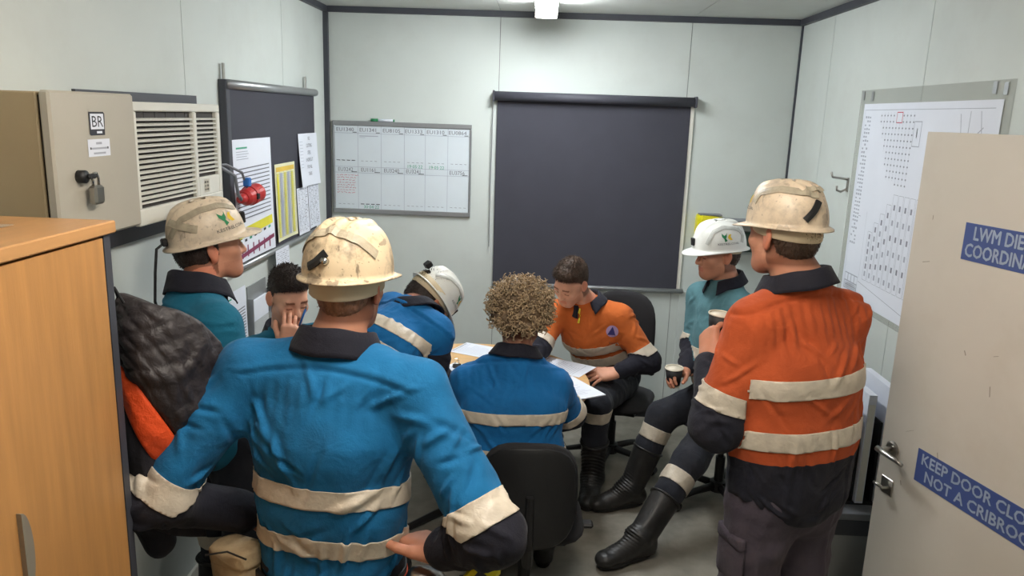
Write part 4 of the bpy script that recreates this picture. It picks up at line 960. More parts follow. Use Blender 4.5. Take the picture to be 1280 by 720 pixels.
def helmet(parent, F, C, mt, tapemat, s=1.0, tilt=0.0, logo=None, logo2=None, tape=(), strap=None, lamp=True, cord=False, cradle=True, band_low=-0.035):
    """hard hat in the head frame; F columns right/forward/up, C head centre"""
    ax, ay, Hh = 0.108*s, 0.133*s, 0.132*s; z0 = 0.040
    ct, st = math.cos(tilt), math.sin(tilt)
    def toW(P):
        P = np.atleast_2d(np.array(P, float)).copy(); P = P+np.array([0, -0.006, 0])
        y = P[:, 1]*ct-P[:, 2]*st; z = P[:, 1]*st+P[:, 2]*ct; P[:, 1] = y; P[:, 2] = z+z0
        return P@F.T+C
    def surf(th, ph, off=0.0):
        rr = max(math.cos(ph), 0.0)**0.60; x = ax*rr*math.sin(th); y = ay*rr*math.cos(th); z = Hh*math.sin(ph)**0.96 if ph > 0 else 0.0
        g = min(1, max(0, (math.sin(ph)-0.55)/0.3)); rib = 0.0075*g*sum(math.exp(-((x-c)/0.0085)**4) for c in (-0.034*s, 0, 0.034*s))*(1 if abs(y) < ay*0.9 else 0)
        n = np.array([x/ax**2, y/ay**2, z/Hh**2+1e-6]); n /= np.linalg.norm(n)
        return np.array([x, y, z])+n*(off+rib)
    nt = 72; phs = [math.pi/2*(1-(i/22.0)) for i in range(23)]
    def brim(th, low):
        c = math.cos(th); fr = max(0, c)**2.2; bk = max(0, -c)**2
        ext = 0.009+0.046*fr+0.010*bk; p = surf(th, 0.0); d = np.array([math.sin(th), math.cos(th), 0])
        return p+d*ext+np.array([0, 0, -0.004-0.012*fr-0.006*bk-low])
    rings = [[surf(2*math.pi*k/nt, ph) for k in range(nt)] for ph in phs[1:]]
    rings.append([surf(2*math.pi*k/nt, 0, 0.003)+np.array([0, 0, -0.001]) for k in range(nt)])
    rings.append([brim(2*math.pi*k/nt, 0.0) for k in range(nt)]); rings.append([brim(2*math.pi*k/nt, 0.0035) for k in range(nt)])
    rings.append([surf(2*math.pi*k/nt, 0, -0.004)+np.array([0, 0, -0.004]) for k in range(nt)])
    rings += [[surf(2*math.pi*k/nt, ph, -0.0045) for k in range(nt)] for ph in phs[1:-1][::-1][::3]]
    vs, fs = loft([toW(r) for r in rings], cap=False); n = len(vs)
    top = toW(surf(0, math.pi/2))[0]; inn = toW(surf(0, math.pi/2, -0.0045))[0]; vs = vs+[tuple(top), tuple(inn)]
    L = (len(rings)-1)*nt
    fs += [(n, k, (k+1) % nt) for k in range(nt)]+[(n+1, L+(k+1) % nt, L+k) for k in range(nt)]
    fs = [f[::-1] for f in fs]
    hat = mesh_obj('hard_hat', vs, fs, mt, parent, smooth=True)
    def strip(name, path, w, m, off=0.0012, th_=0.0016, seg=24):
        path = np.array(path, float); t = np.linspace(0, 1, seg); tt = np.linspace(0, 1, len(path)); P = np.stack([np.interp(t, tt, path[:, 0]), np.interp(t, tt, path[:, 1])], 1)
        C3 = [surf(a, b) for a, b in P]; vs = []; fs = []
        for i in range(seg):
            d = C3[min(i+1, seg-1)]-C3[max(i-1, 0)]; p = C3[i]; nn = surf(P[i][0], P[i][1], 0.01)-surf(P[i][0], P[i][1], 0.0); nn = nrm(nn); sd = nrm(np.cross(d, nn))
            drop = 0.5*(w/2)**2/0.115
            vs += [p-sd*w/2+nn*(off-drop), p+nn*off*1.6, p+sd*w/2+nn*(off-drop), p+sd*w/2+nn*(off+th_-drop), p+nn*(off*1.6+th_), p-sd*w/2+nn*(off+th_-drop)]
        for i in range(seg-1):
            for k in range(6): fs.append((i*6+k, i*6+(k+1) % 6, i*6+6+(k+1) % 6, i*6+6+k))
        fs += [tuple(range(6)), tuple(range((seg-1)*6, seg*6))[::-1]]
        return mesh_obj(name, toW(vs), fs, m, hat)
    for (path, w) in tape: strip('reflective_strip', path, w, tapemat)
    if strap: strip('cable_clip', strap, 0.020*s, M_BLACK, 0.002, 0.005, 8)
    def decal(th0, ph0, rot=0.0, sc=1.0):
        mb = MB(); cr, sr = math.cos(rot), math.sin(rot)
        def put(pts, fs, mi, off):
            out = []
            for (u, v) in pts:
                u, v = (u*cr-v*sr)*sc, (u*sr+v*cr)*sc; ph = ph0+v/(Hh*1.05); out.append(surf(th0-u/(ax*1.12*max(0.3, math.cos(ph0))**0.72), max(0.02, ph), off))
            mb.add(toW(out), fs, mi)
        put([(-0.022, 0.034), (-0.010, 0.020), (-0.003, 0.026), (0.002, 0.036), (0.000, 0.014), (-0.004, 0.006), (0.002, -0.006), (-0.008, -0.012), (-0.010, 0.002), (-0.020, 0.016)], [tuple(range(10))[::-1]], 0, 0.0014)
        put([(0.004, 0.012), (0.012, 0.026), (0.022, 0.026), (0.016, 0.014), (0.024, -0.004), (0.014, -0.004), (0.006, 0.004)], [tuple(range(7))[::-1]], 1, 0.0014)
        v, f = text_mesh('KESTREL', 0.0135); v2 = v*np.array([1.0, 1])+np.array([-0.011, -0.022]); put(v2, f, 2, 0.0014)
        v, f = text_mesh('COAL', 0.0135); put(v+np.array([0.034, -0.022]), f, 2, 0.0014)
        mb.build('logo', [M_LOGOG, M_LOGOY, M_LOGOT], hat)
    if logo: decal(*logo)
    if logo2: decal(*logo2)
    if lamp:
        mb = MB()
        p = surf(0, 0.30); c = toW([p+np.array([0, 0.006, 0])])[0]
        M = Matrix([list(r) for r in F]).to_4x4(); M.translation = Vector(c)
        mb.box((-0.014, -0.008, -0.02), (0.014, 0.006, 0.02), 0.003, M=M); mb.build('lamp_bracket', M_BLACK, hat)
    M = Matrix([list(r) for r in F]).to_4x4()
    if cord:
        p = toW([surf(math.pi, 0.12, 0.006)])[0]; M.translation = Vector(p)
        MB().box((-0.016, -0.012, -0.012), (0.016, 0.010, 0.014), 0.005, M=M).build('cord_clip', M_BLACK, hat)
        MB().tube([p, p+np.array([-0.02, -0.02, -0.02]), p+np.array([-0.025, -0.03, -0.10]), p+np.array([-0.03, -0.035, -0.20]), p+np.array([-0.015, -0.03, -0.27])], 0.005, 8).build('lamp_cord', M_BLACK, hat, smooth=True)
    if cradle:
        rings = []
        for (o, z) in ((0.0, band_low), (0.004, band_low+0.004), (0.006, 0.02), (0.0, 0.02)):
            rings.append([toW([((0.088+o)*math.sin(a), (0.109+o)*math.cos(a)-0.006, z+0.028*(1+math.cos(a))/2*(1 if z < 0 else 0))])[0] for a in np.linspace(0, 2*math.pi, 40, endpoint=False)])
        rings.append(rings[0]); v, f = loft(rings, cap=False); mesh_obj('headband', v, f, M_CRADLE, hat, smooth=True)
    return hat

def short_hair(parent, F, C, mt, thick=0.010, front=0.055, top=0.012, nape=-0.075, side=-0.02, seed=0, quiff=0.0, strands=2600):
    P = [ell((0, -0.020, 0.046), (0.077+thick*0.6, 0.097+thick, 0.083+thick+top), k=0.01), ell((0, -0.040, -0.012), (0.059+thick*0.8, 0.060+thick*0.9, 0.072), k=0.03)]
    if quiff: P.append(ell((0.0, 0.050, 0.105), (0.055, 0.035, 0.022+quiff), k=0.02))
    def clip(X):
        x, y, z = X.T
        a = np.where(y > 0.010, 0.040+(y-0.010)*front*12-z+0.10*np.abs(x)*(y > 0.05), -0.1)   # hairline over the forehead
        b = np.where(z < 0.055, y-0.012-(z+0.02)*0.20, -0.1)   # in front of the ears
        d = nape+0.25*np.maximum(0, y+0.02)-z                      # lower edge
        e = np.where((y > -0.03) & (y < 0.02), side-0.006+0.045*(1-np.abs(y+0.005)/0.03)-z, -0.1)
        return np.maximum(np.maximum(a, b), np.maximum(d, e))+0.004*wobble(X, 130, seed+1)
    V, Q = sdf_mesh(P, 0.0042, 0.02, clip)
    N = vnormals(V, Q); V = V+N*(0.0009*wobble(V*np.array([1, 0.35, 1]), 300, seed)[:, None]+0.0014*wobble(V, 60, seed+3)[:, None])
    h = mesh_obj('hair', V@F.T+C, Q, mt, parent, smooth=True)
    # loose strands over the cap, combed forward on top and down at the sides
    rg = np.random.RandomState(seed+50); out = N[:, 2] > -0.6
    pick = rg.choice(np.nonzero(out)[0], min(strands, int(out.sum())), replace=False); vs = []; fs = []
    P0 = V[pick]-N[pick]*0.002; n = N[pick]; topw = np.clip((V[pick][:, 2]-0.06)/0.05, 0, 1)[:, None]
    d = n*0.45+topw*np.array([0.15, 0.75, 0.15])+(1-topw)*np.array([0, -0.15, -0.9])+0.28*rg.randn(len(pick), 3); d /= np.linalg.norm(d, axis=1, keepdims=True)
    L = (rg.uniform(0.010, 0.018, len(pick))*(0.55+0.9*topw[:, 0]))[:, None]; side = np.cross(d, n); side /= np.linalg.norm(side, axis=1, keepdims=True)+1e-9; w = 0.0013
    P1 = P0+d*L*0.55+n*0.0015; P2 = P0+d*L-n*0.001
    V3 = np.concatenate([P0-side*w, P0+side*w, P0+n*w*1.4, P1-side*w*0.8, P1+side*w*0.8, P1+n*w*1.1, P2]); m = len(pick); i = np.arange(m)
    q = [np.stack([i+a*m, i+b*m, i+(b+3)*m, i+(a+3)*m], 1) for a, b in ((0, 1), (1, 2), (2, 0))]; tri = [np.stack([i+(a+3)*m, i+(b+3)*m, i+6*m], 1) for a, b in ((0, 1), (1, 2), (2, 0))]
    st = mesh_obj('strands', V3@F.T+C, np.concatenate(q).tolist()+np.concatenate(tri).tolist(), mt, h, smooth=True); st['kind'] = 'stuff'
    return h
def curly_hair(parent, F, C):
    rg = np.random.RandomState(5); mb = MB()
    P = [ell((0, -0.022, 0.050), (0.124, 0.130, 0.112), k=0.01), ell((0, -0.055, -0.02), (0.108, 0.094, 0.088), k=0.03)]
    def clip(X):
        x, y, z = X.T
        return np.maximum((y-0.075)*0.6-(z-0.09)*0.8, np.where(z < 0.05, y-0.03, -0.1))
    V, Q = sdf_mesh(P, 0.006, 0.03, clip); N = vnormals(V, Q)
    V = V+N*(0.006*wobble(V, 120, 3)[:, None])
    h = mesh_obj('hair', V@F.T+C, Q, M_HAIR_CURLD, parent, smooth=True)
    cand = np.nonzero((V[:, 1] < 0.06))[0]; pick = rg.choice(cand, 1150, replace=False)
    for i in pick:
        p = V[i]-N[i]*0.008; d = nrm(N[i]+0.55*rg.randn(3)+np.array([0, 0, -0.25])); a = nrm(np.cross(d, rg.randn(3))); b = np.cross(d, a)
        L = rg.uniform(0.018, 0.044); R = rg.uniform(0.0045, 0.009); turns = rg.uniform(1.2, 2.4); n = 13
        pts = [p+d*L*t+R*(0.4+0.6*t)*(a*math.cos(turns*6.28*t)+b*math.sin(turns*6.28*t)) for t in np.linspace(0, 1, n)]
        mb.tube(np.array(pts)@F.T+C, [0.0022]*(n-1)+[0.0012], 4, cap=False)
    mb.build('curls', M_HAIR_CURL, h, smooth=True)['kind'] = 'stuff'
    return h

def collar(parent, N, up, fwd, mt, rx=0.066, ry=0.070, hgt=0.052, gap=0.30, shirt_drop=0.05):
    """folded shirt collar hugging the neck, open at the front"""
    F = head_frame(fwd, up); C = np.array(N, float)
    prof = [(0.0, -0.3), (0.0, 0.6), (0.002, 0.92), (0.006, 1.0), (0.011, 0.96), (0.020, 0.55), (0.032, 0.02), (0.037, -0.20), (0.033, -0.24), (0.022, 0.0), (0.010, 0.4), (0.006, -0.3)]
    secs = []; n = 52
    for i in range(n+1):
        a = gap+(2*math.pi-2*gap)*i/n; c = (1+math.cos(a))/2; sec = []; pt = max(0.0, c-0.80)/0.2
        for (o, z) in prof:
            zz = z*hgt-(0.022*pt if (o > 0.03) else 0.0)
            r = 1.0+0.06*c
            sec.append(C+F@np.array([(rx*r+o*(1+0.2*abs(math.sin(a))))*math.sin(a), (ry*r+o)*math.cos(a)+0.006*c, zz-shirt_drop*c*0.9+0.010*(1-c)+0.002*math.sin(a*5)]))
        secs.append(sec)
    v, f = loft(secs); return mesh_obj('collar', v, f, mt, parent, smooth=True)

def boot(parent, ank, toe, knee, high=0.24, s=1.0, lace=False):
    """rubber boot: shaft up the shin, ribbed instep, sole"""
    ank = np.array(ank, float); fd = np.array(toe, float)-ank; shin = nrm(np.array(knee, float)-ank)
    floor = ank[2]-0.085*s; fwd = np.array([fd[0], fd[1], 0.0]); fwd = nrm(fwd); up = np.array([0, 0, 1.0])
    pit = fd[2]+0.05
    lat = np.cross(fwd, up)
    heel = ank-fwd*0.035*s+up*(-0.045*s); ball = ank+fwd*0.13*s+up*(-0.050*s); tip = ank+fwd*0.19*s+up*(-0.052*s)
    P = [ecap(ank-shin*0.0, ank+shin*high, 0.060*s, 0.066*s, 0.074*s, 0.080*s, lat, k=0.03, e=0.01), ell(heel, (0.042*s, 0.050*s, 0.045*s), frame(up, lat), k=0.03),
         ecap(heel, ball, 0.040*s, 0.038*s, 0.052*s, 0.036*s, lat, k=0.03), ell(tip, (0.052*s, 0.055*s, 0.040*s), frame(up, lat), k=0.03), rcone(ank+fwd*0.02, ball+up*0.015, 0.055*s, 0.035*s, k=0.03)]
    V, Q = sdf_mesh(P, 0.006, 0.02); N = vnormals(V, Q)
    u = (V-ank)@fwd; wv = (V-ank)@up; front = np.clip(u/0.05, 0, 1)*np.clip((wv+0.02)/0.05, 0, 1)*np.clip((0.22-wv)/0.05, 0, 1)
    V = V+N*(0.0035*front*np.sin((wv*0.8-u*0.6)*420))[:, None]+N*(0.002*wobble(V, 40, 3))[:, None]
    V[:, 2] = np.maximum(V[:, 2], floor+0.018)
    o = mesh_obj('boot', V, Q, M_RUBBER, parent, smooth=True)
    n = 28; ring = []
    for k in range(n):
        a = 2*math.pi*k/n; c, q = math.cos(a), math.sin(a); L = 0.155*s
        wdt = 0.050*s*(1.0 if c > 0 else 0.86)*(1-0.12*math.exp(-(c*c)/0.05)); ring.append(ank+fwd*(0.078*s+L*np.sign(c)*abs(c)**0.8)+lat*wdt*np.sign(q)*abs(q)**0.75)
    secs = []
    for z in (floor, floor+0.006, floor+0.026, floor+0.030):
        secs.append([(p[0], p[1], z) for p in ring])
    v, f = loft(secs); mesh_obj('sole', v, f, M_SOLE, o)
    rim = MB(); c = ank+shin*high; Fm = frame(shin, lat)
    rim.tube([c+Fm@np.array([0.076*s*math.cos(a), 0.082*s*math.sin(a), 0.0]) for a in np.linspace(0, 2*math.pi, 25)], 0.006, 6); rim.build('top_rim', M_RUBBER, o, smooth=True)
    return o

def tape_obj(V, N, faces, parent, mt=None, off=0.0012, thick=0.0028):
    if not faces: return None
    v, f = submesh(V, N, faces, off); o = mesh_obj('reflective_tape', v, f, mt or M_TAPE, parent, smooth=True)
    m = o.modifiers.new('thickness', 'SOLIDIFY'); m.thickness = thick; m.offset = 1
    return o

def build_person(name_label, J, fwd, head, shirt, low, skin, hairfn=None, hat=None, res=0.008, build=(0.19, 0.125, 0.175, 0.12, 0.18, 0.125),
                 torso_tapes=((0.38, 0.47), (0.18, 0.27)), split=0.15, low_torso=None, sleeve=(0.78, 0.97), sleeve_low=None, pleat=0.0012, seed=1, trouser=M_TROUSER, hem=None, leg_tape=(1.10, 1.24),
                 hands={}, yoke=None, arm_r=(0.070, 0.062, 0.056, 0.044), leg_r=(0.098, 0.078, 0.066), boots=True, fold_amp=0.005, collar_kw={}, jaw=1.0, eyes=True, torso_k=0.04, headwear=None, group='crew members in work shirts'):
    J = {k: np.array(v, float) for k, v in J.items()}
    base = (float(J['P'][0]), float(J['P'][1]), 0.0)
    t = thing('person', name_label, 'person', base, group=group)
    B = np.array(base)
    def loc(d): return {k: v-B for k, v in d.items()}
    J = loc(J); fwd = nrm(fwd); lat = nrm(J['shR']-J['shL'])
    N, P = J['N'], J['P']; spine = N-P; C = J.get('C', P+spine*0.62)
    wc, dc, ww, dw, wh, dh = build
    # ---- shirt
    up1 = nrm(N-C); shm = (J['shL']+J['shR'])/2
    tr = [ecap(P-nrm(C-P)*0.02, P+(C-P)*0.5, wh, dh, ww, dw, lat, 0, torso_k), ecap(P+(C-P)*0.5, C, ww, dw, wc, dc, lat, 0, torso_k), ecap(C, C+(shm-C)*0.72, wc, dc, wc*0.93, dc*0.80, lat, 0, torso_k),
          rcone(N-up1*0.045, J['shL']+up1*0.005, 0.066, arm_r[0]*0.93, 0, 0.05), rcone(N-up1*0.045, J['shR']+up1*0.005, 0.066, arm_r[0]*0.93, 0, 0.05), rcone(N-up1*0.12, N-up1*0.055, 0.09, 0.075, 0, 0.04)]
    ar = []
    for i, sd in ((1, 'L'), (2, 'R')):
        cuff = J['el'+sd]+(J['wr'+sd]-J['el'+sd])*0.90
        ar += [rcone(J['sh'+sd], J['el'+sd], arm_r[0], arm_r[1], i, 0.035), rcone(J['el'+sd], cuff, arm_r[1]*0.98, arm_r[3], i, 0.03), ell(J['el'+sd], (arm_r[1]*1.05,)*3, None, i, 0.03)]
    clip = None
    if hem is not None:
        hp, hn, ha = hem; hp = np.array(hp)-B; hn = nrm(hn)
        clip = lambda X: -((X-hp)@hn)+ha*(((X-hp)@lat)/0.18)**2
    prims = tr+ar
    V, Q = sdf_mesh(prims, res, 0.03, clip)
    Nn = vnormals(V, Q)
    dts = {0: np.min([p.f(V) for p in tr], 0)}
    for i in (1, 2): dts[i] = np.min([p.f(V) for p in ar if p.reg == i], 0)
    R = np.argmin(np.stack([dts[0]-0.006, dts[1], dts[2]]), 0)
    T = ((V-P)@spine)/np.dot(spine, spine)
    for i, sd in ((1, 'L'), (2, 'R')):
        m = R == i; T[m] = limb_coord(V[m], J['sh'+sd], J['el'+sd], J['wr'+sd])
    tor = R == 0
    amp = np.where(tor, fold_amp*(0.55+0.6*np.clip(0.8-T, 0, 1)), fold_amp*(0.5+0.9*np.exp(-((T-1.0)/0.35)**2)))
    if clip is not None: amp = amp*np.clip(((V-hp)@hn)/0.05, 0.1, 1)
    if yoke is not None:
        sx = ((V-N)@lat)/0.2; bk = ((V-N)@fwd) < 0.02
        y0 = T-(yoke-0.05*np.abs(sx)**1.5)
        dip = np.where(tor & bk, -0.006*np.exp(-(y0/0.009)**2)+0.0035*np.exp(-((y0-0.024)/0.014)**2), 0)
        rip = np.where(tor & bk, pleat*np.sin(sx*38+np.sin(T*9)*1.5)*np.exp(-((y0+0.10)/0.10)**2), 0)
    else: dip = rip = 0
    rg = np.random.RandomState(seed+100); cr = np.zeros(len(V)); sdir = nrm(spine)
    for reg, cnt in ((0, 80), (1, 30), (2, 30)):
        ids = np.nonzero((R == reg) & ((T < 0.88) | (reg > 0)) & (T > -0.1))[0]
        if not len(ids): continue
        pk = rg.choice(ids, cnt)
        if reg == 0:
            dirs = []
            for i in pk:
                sx = np.sign((V[i]-N)@lat); dirs.append(-sx*lat*rg.uniform(-0.1, 1.0)-sdir*rg.uniform(0.35, 1.0))
        else:
            sd = 'LR'[reg-1]; dirs = []
            for i in pk:
                ax_ = nrm(J['el'+sd]-J['sh'+sd]) if T[i] < 1 else nrm(J['wr'+sd]-J['el'+sd]); dirs.append(np.cross(ax_, Nn[i])*rg.uniform(0.5, 1.0)+ax_*rg.uniform(-0.9, 0.9))
        k = fold_amp/0.006
        cr += creases(V, Nn, (V[pk], Nn[pk]), dirs, rg.uniform(0.07, 0.22, cnt), rg.uniform(0.0065, 0.012, cnt), rg.uniform(0.0045, 0.010, cnt)*k*np.where(rg.rand(cnt) < 0.3, -0.8, 1.0))
    cr = np.clip(cr, -0.013, 0.017)*np.clip(amp/(0.4*fold_amp), 0, 1)
    V = V+Nn*((0.45*amp*folds(V, seed)+0.35*amp*wobble(V, 34, seed+2)+0.8*amp*wobble(V, 13, seed+5)+cr+dip+rip))[:, None]
    cuts = {0: sorted({c for tp in torso_tapes for c in tp} | ({split} if split is not None else set())), 1: list(sleeve)+([sleeve_low] if sleeve_low else []), 2: list(sleeve)+([sleeve_low] if sleeve_low else [])}
    V2, faces, T2, R2 = split_faces(V, Q, T, R, cuts)
    N2 = poly_normals(V2, faces)
    fm = []; tapes = {0: [], 1: [], 2: []}; tt = [[] for _ in torso_tapes]
    for f in faces:
        rs = [R2[i] for i in f]; r = max(set(rs), key=rs.count); tv = [T2[i] for i, q in zip(f, rs) if q == r]; tm = sum(tv)/len(tv)
        if r == 0:
            fm.append(1 if (split is not None and tm < split) else 0)
            if len(set(rs)) == 1:
                for k, (a, b) in enumerate(torso_tapes):
                    if a <= tm <= b: tt[k].append(f)
        else:
            fm.append(0 if tm < (sleeve_low or sleeve[0]+0.02) else 1)
            if len(set(rs)) == 1 and sleeve[0] <= tm <= sleeve[1]: tapes[r].append(f)
    so = mesh_obj('shirt', V2, [tuple(int(i) for i in f) for f in faces], [shirt, low], t, fm, smooth=True)
    for fs in tt+[tapes[1], tapes[2]]: tape_obj(V2, N2, fs, so)
    # ---- head and neck
    HC = np.array(head['c'])-B; F = head_frame(head['f'], head.get('u', (0, 0, 1)))
    nl = (N-up1*0.01-HC)@F; sc = head.get('s', 1.0)
    Vh, Qh = sdf_mesh(head_prims(nl/sc, nr=head.get('nr', 0.058)/sc, jaw=jaw), 0.0036, 0.02, smooth=1)
    tint = np.ones((len(Vh), 3))
    lp = (np.abs(Vh[:, 2]+0.0585) < 0.0115) & (np.abs(Vh[:, 0]) < 0.025) & (Vh[:, 1] > 0.082); tint[lp] = (0.90, 0.66, 0.64)
    ear = (np.abs(Vh[:, 0]) > 0.079); tint[ear] = (1.0, 0.80, 0.76)
    brow = (np.abs(Vh[:, 2]-0.030-0.0) < 0.005) & (np.abs(np.abs(Vh[:, 0])-0.032) < 0.019) & (Vh[:, 1] > 0.06); tint[brow] = (0.34, 0.26, 0.22)
    jw = (Vh[:, 2] < -0.045) & (Vh[:, 2] > -0.12) & (Vh[:, 1] > 0.02) & ~lp; tint[jw] = (0.92, 0.88, 0.87)
    if hairfn is not None and head.get('fade', True):
        hy, hz = Vh[:, 1], Vh[:, 2]; fd = np.where(hy > 0.010, hz-(0.026+(hy-0.010)*0.60), np.minimum(hz+0.090, 0.02-hy+0.01))
        fd = np.clip(fd/0.016, 0, 1)*(np.abs(Vh[:, 0]) < 0.0795)*np.clip((hz+0.095)/0.02, 0, 1)*(~((hy > 0.0) & (hz < 0.03)))
        tint = tint*(1-fd[:, None]*(1-np.array([[0.42, 0.36, 0.33]])))
    lash = (np.abs(Vh[:, 2]-0.000) < 0.0032) & (np.abs(np.abs(Vh[:, 0])-0.032) < 0.013) & (Vh[:, 1] > 0.07)
    tint[lash] = (0.40, 0.30, 0.27)
    parts = [((Vh*sc)@F.T+HC, Qh)]
    # ---- hands
    tl = [tint]
    for sd, sgn in (('L', -1), ('R', 1)):
        if sd in hands:
            hd = hands[sd]; v, q = hand_mesh(J['wr'+sd], hd['d'], hd['b'], sgn, hd.get('curl', (0.25, 0.3, 0.35, 0.4)), hd.get('thumb', 0.4), hd.get('spread', 0.06), hd.get('s', 1.05))
            parts.append((v, q)); tl.append(np.tile(np.array([[1.0, 0.93, 0.90]]), (len(v), 1)))
    # ---- trunk and limbs under the clothes (coarse)
    pr = [ecap(P, C, wh*0.8, dh*0.75, wc*0.8, dc*0.75, lat), rcone(C, N-up1*0.02, 0.09, 0.055)]
    for sd in 'LR':
        pr += [rcone(C+(J['sh'+sd]-C)*0.5, J['sh'+sd], 0.05, 0.045), rcone(J['sh'+sd], J['el'+sd], 0.045, 0.036), rcone(J['el'+sd], J['wr'+sd], 0.036, 0.027), rcone(J['hip'+sd], J['kn'+sd], 0.06, 0.045), rcone(J['kn'+sd], J['an'+sd], 0.042, 0.032), rcone(P, J['hip'+sd], 0.07, 0.06)]
    v, q = sdf_mesh(pr, 0.018, 0.03); parts.append((v, q)); tl.append(np.ones((len(v), 3)))
    Vb, Qb = cat_meshes(parts)
    bo = mesh_obj('body', Vb, Qb, skin, t, smooth=True)
    at = bo.data.color_attributes.new('tint', 'FLOAT_COLOR', 'POINT'); tc = np.ones((len(Vb), 4)); tc[:, :3] = np.concatenate(tl); at.data.foreach_set('color', tc.ravel())
    # ---- trousers
    lg = [ecap(P+spine*0.02, P-nrm(spine)*0.03+(J['hipL']+J['hipR']-2*P)*0.3, wh*0.84, dh*0.84, wh*0.84, dh*0.88, lat, 0, 0.04)]
    for i, sd in ((1, 'L'), (2, 'R')):
        sl = np.linalg.norm(J['an'+sd]-J['kn'+sd]); low_e = J['kn'+sd]+(J['an'+sd]-J['kn'+sd])*(1-0.225/sl-0.10)
        lg += [rcone(J['hip'+sd], J['kn'+sd], leg_r[0], leg_r[1], i, 0.04), rcone(J['kn'+sd], low_e, leg_r[1], leg_r[2], i, 0.03), rcone(low_e, J['kn'+sd]+(J['an'+sd]-J['kn'+sd])*(1-0.19/sl), leg_r[2], 0.05, i, 0.015)]
    V, Q = sdf_mesh(lg, max(res, 0.009), 0.03); Nn = vnormals(V, Q)
    dd = [lg[0].f(V)]+[np.min([p.f(V) for p in lg if p.reg == i], 0) for i in (1, 2)]
    R = np.argmin(np.stack([dd[0]+0.01, dd[1], dd[2]]), 0); T = np.zeros(len(V))
    for i, sd in ((1, 'L'), (2, 'R')):
        m = R == i; T[m] = limb_coord(V[m], J['hip'+sd], J['kn'+sd], J['an'+sd])
    V = V+Nn*(0.006*folds(V, seed+20)+0.004*wobble(V, 28, seed+21))[:, None]
    cuts = {1: list(leg_tape), 2: list(leg_tape)} if leg_tape else {}
    V2, faces, T2, R2 = split_faces(V, Q, T, R, cuts); N2 = poly_normals(V2, faces)
    to = mesh_obj('trousers', V2, [tuple(int(i) for i in f) for f in faces], trouser, t, smooth=True)
    if leg_tape:
        for i in (1, 2):
            tape_obj(V2, N2, [f for f in faces if all(R2[j] == i for j in f) and leg_tape[0] <= sum(T2[j] for j in f)/len(f) <= leg_tape[1]], to)
    if boots:
        for sd in 'LR': boot(t, J['an'+sd], J['toe'+sd], J['kn'+sd])
    ck = dict(rx=head.get('nr', 0.058)+0.009, ry=head.get('nr', 0.058)+0.012); ck.update(collar_kw); collar(so, N-up1*0.006, nrm(0.55*up1+0.45*nrm(HC-N)), fwd, low_torso or low, **ck)
    if hairfn: hairfn(t, F, HC)
    if hat: hat(t, F, HC)
    if eyes:
        pass
    t['_'] = 0; del t['_']
    return t, B, so

from mathutils.bvhtree import BVHTree
def project_decal(so, B, origin, direction, right, shapes, mats, name='badge', off=0.0025, parent=None):
    """press flat shapes onto the cloth: cast along direction from origin"""
    me = so.data; bv = BVHTree.FromPolygons([v.co[:] for v in me.vertices], [tuple(p.vertices) for p in me.polygons])
    d = nrm(direction); O = np.array(origin, float)-B; U = np.array(right, float); U = nrm(U-d*np.dot(U, d)); W = np.cross(U, d)
    if W[2] < 0: W = -W
    mb = MB()
    for pts, fs, mi, lift in shapes:
        out = []
        for (u, w) in pts:
            p = O+U*u+W*w; hit = bv.ray_cast(Vector(p-d*0.12), Vector(d), 0.4)[0]
            out.append(np.array(hit if hit is not None else p)-d*(off+lift))
        mb.add(out, fs, mi)
    return mb.build(name, mats, parent or so)
def seg_grid(x0, x1, y0, y1, n=6, m=3):
    pts = [(x0+(x1-x0)*i/n, y0+(y1-y0)*j/m) for i in range(n+1) for j in range(m+1)]
    return pts, [(i*(m+1)+j, (i+1)*(m+1)+j, (i+1)*(m+1)+j+1, i*(m+1)+j+1) for i in range(n) for j in range(m)]

PI = math.pi
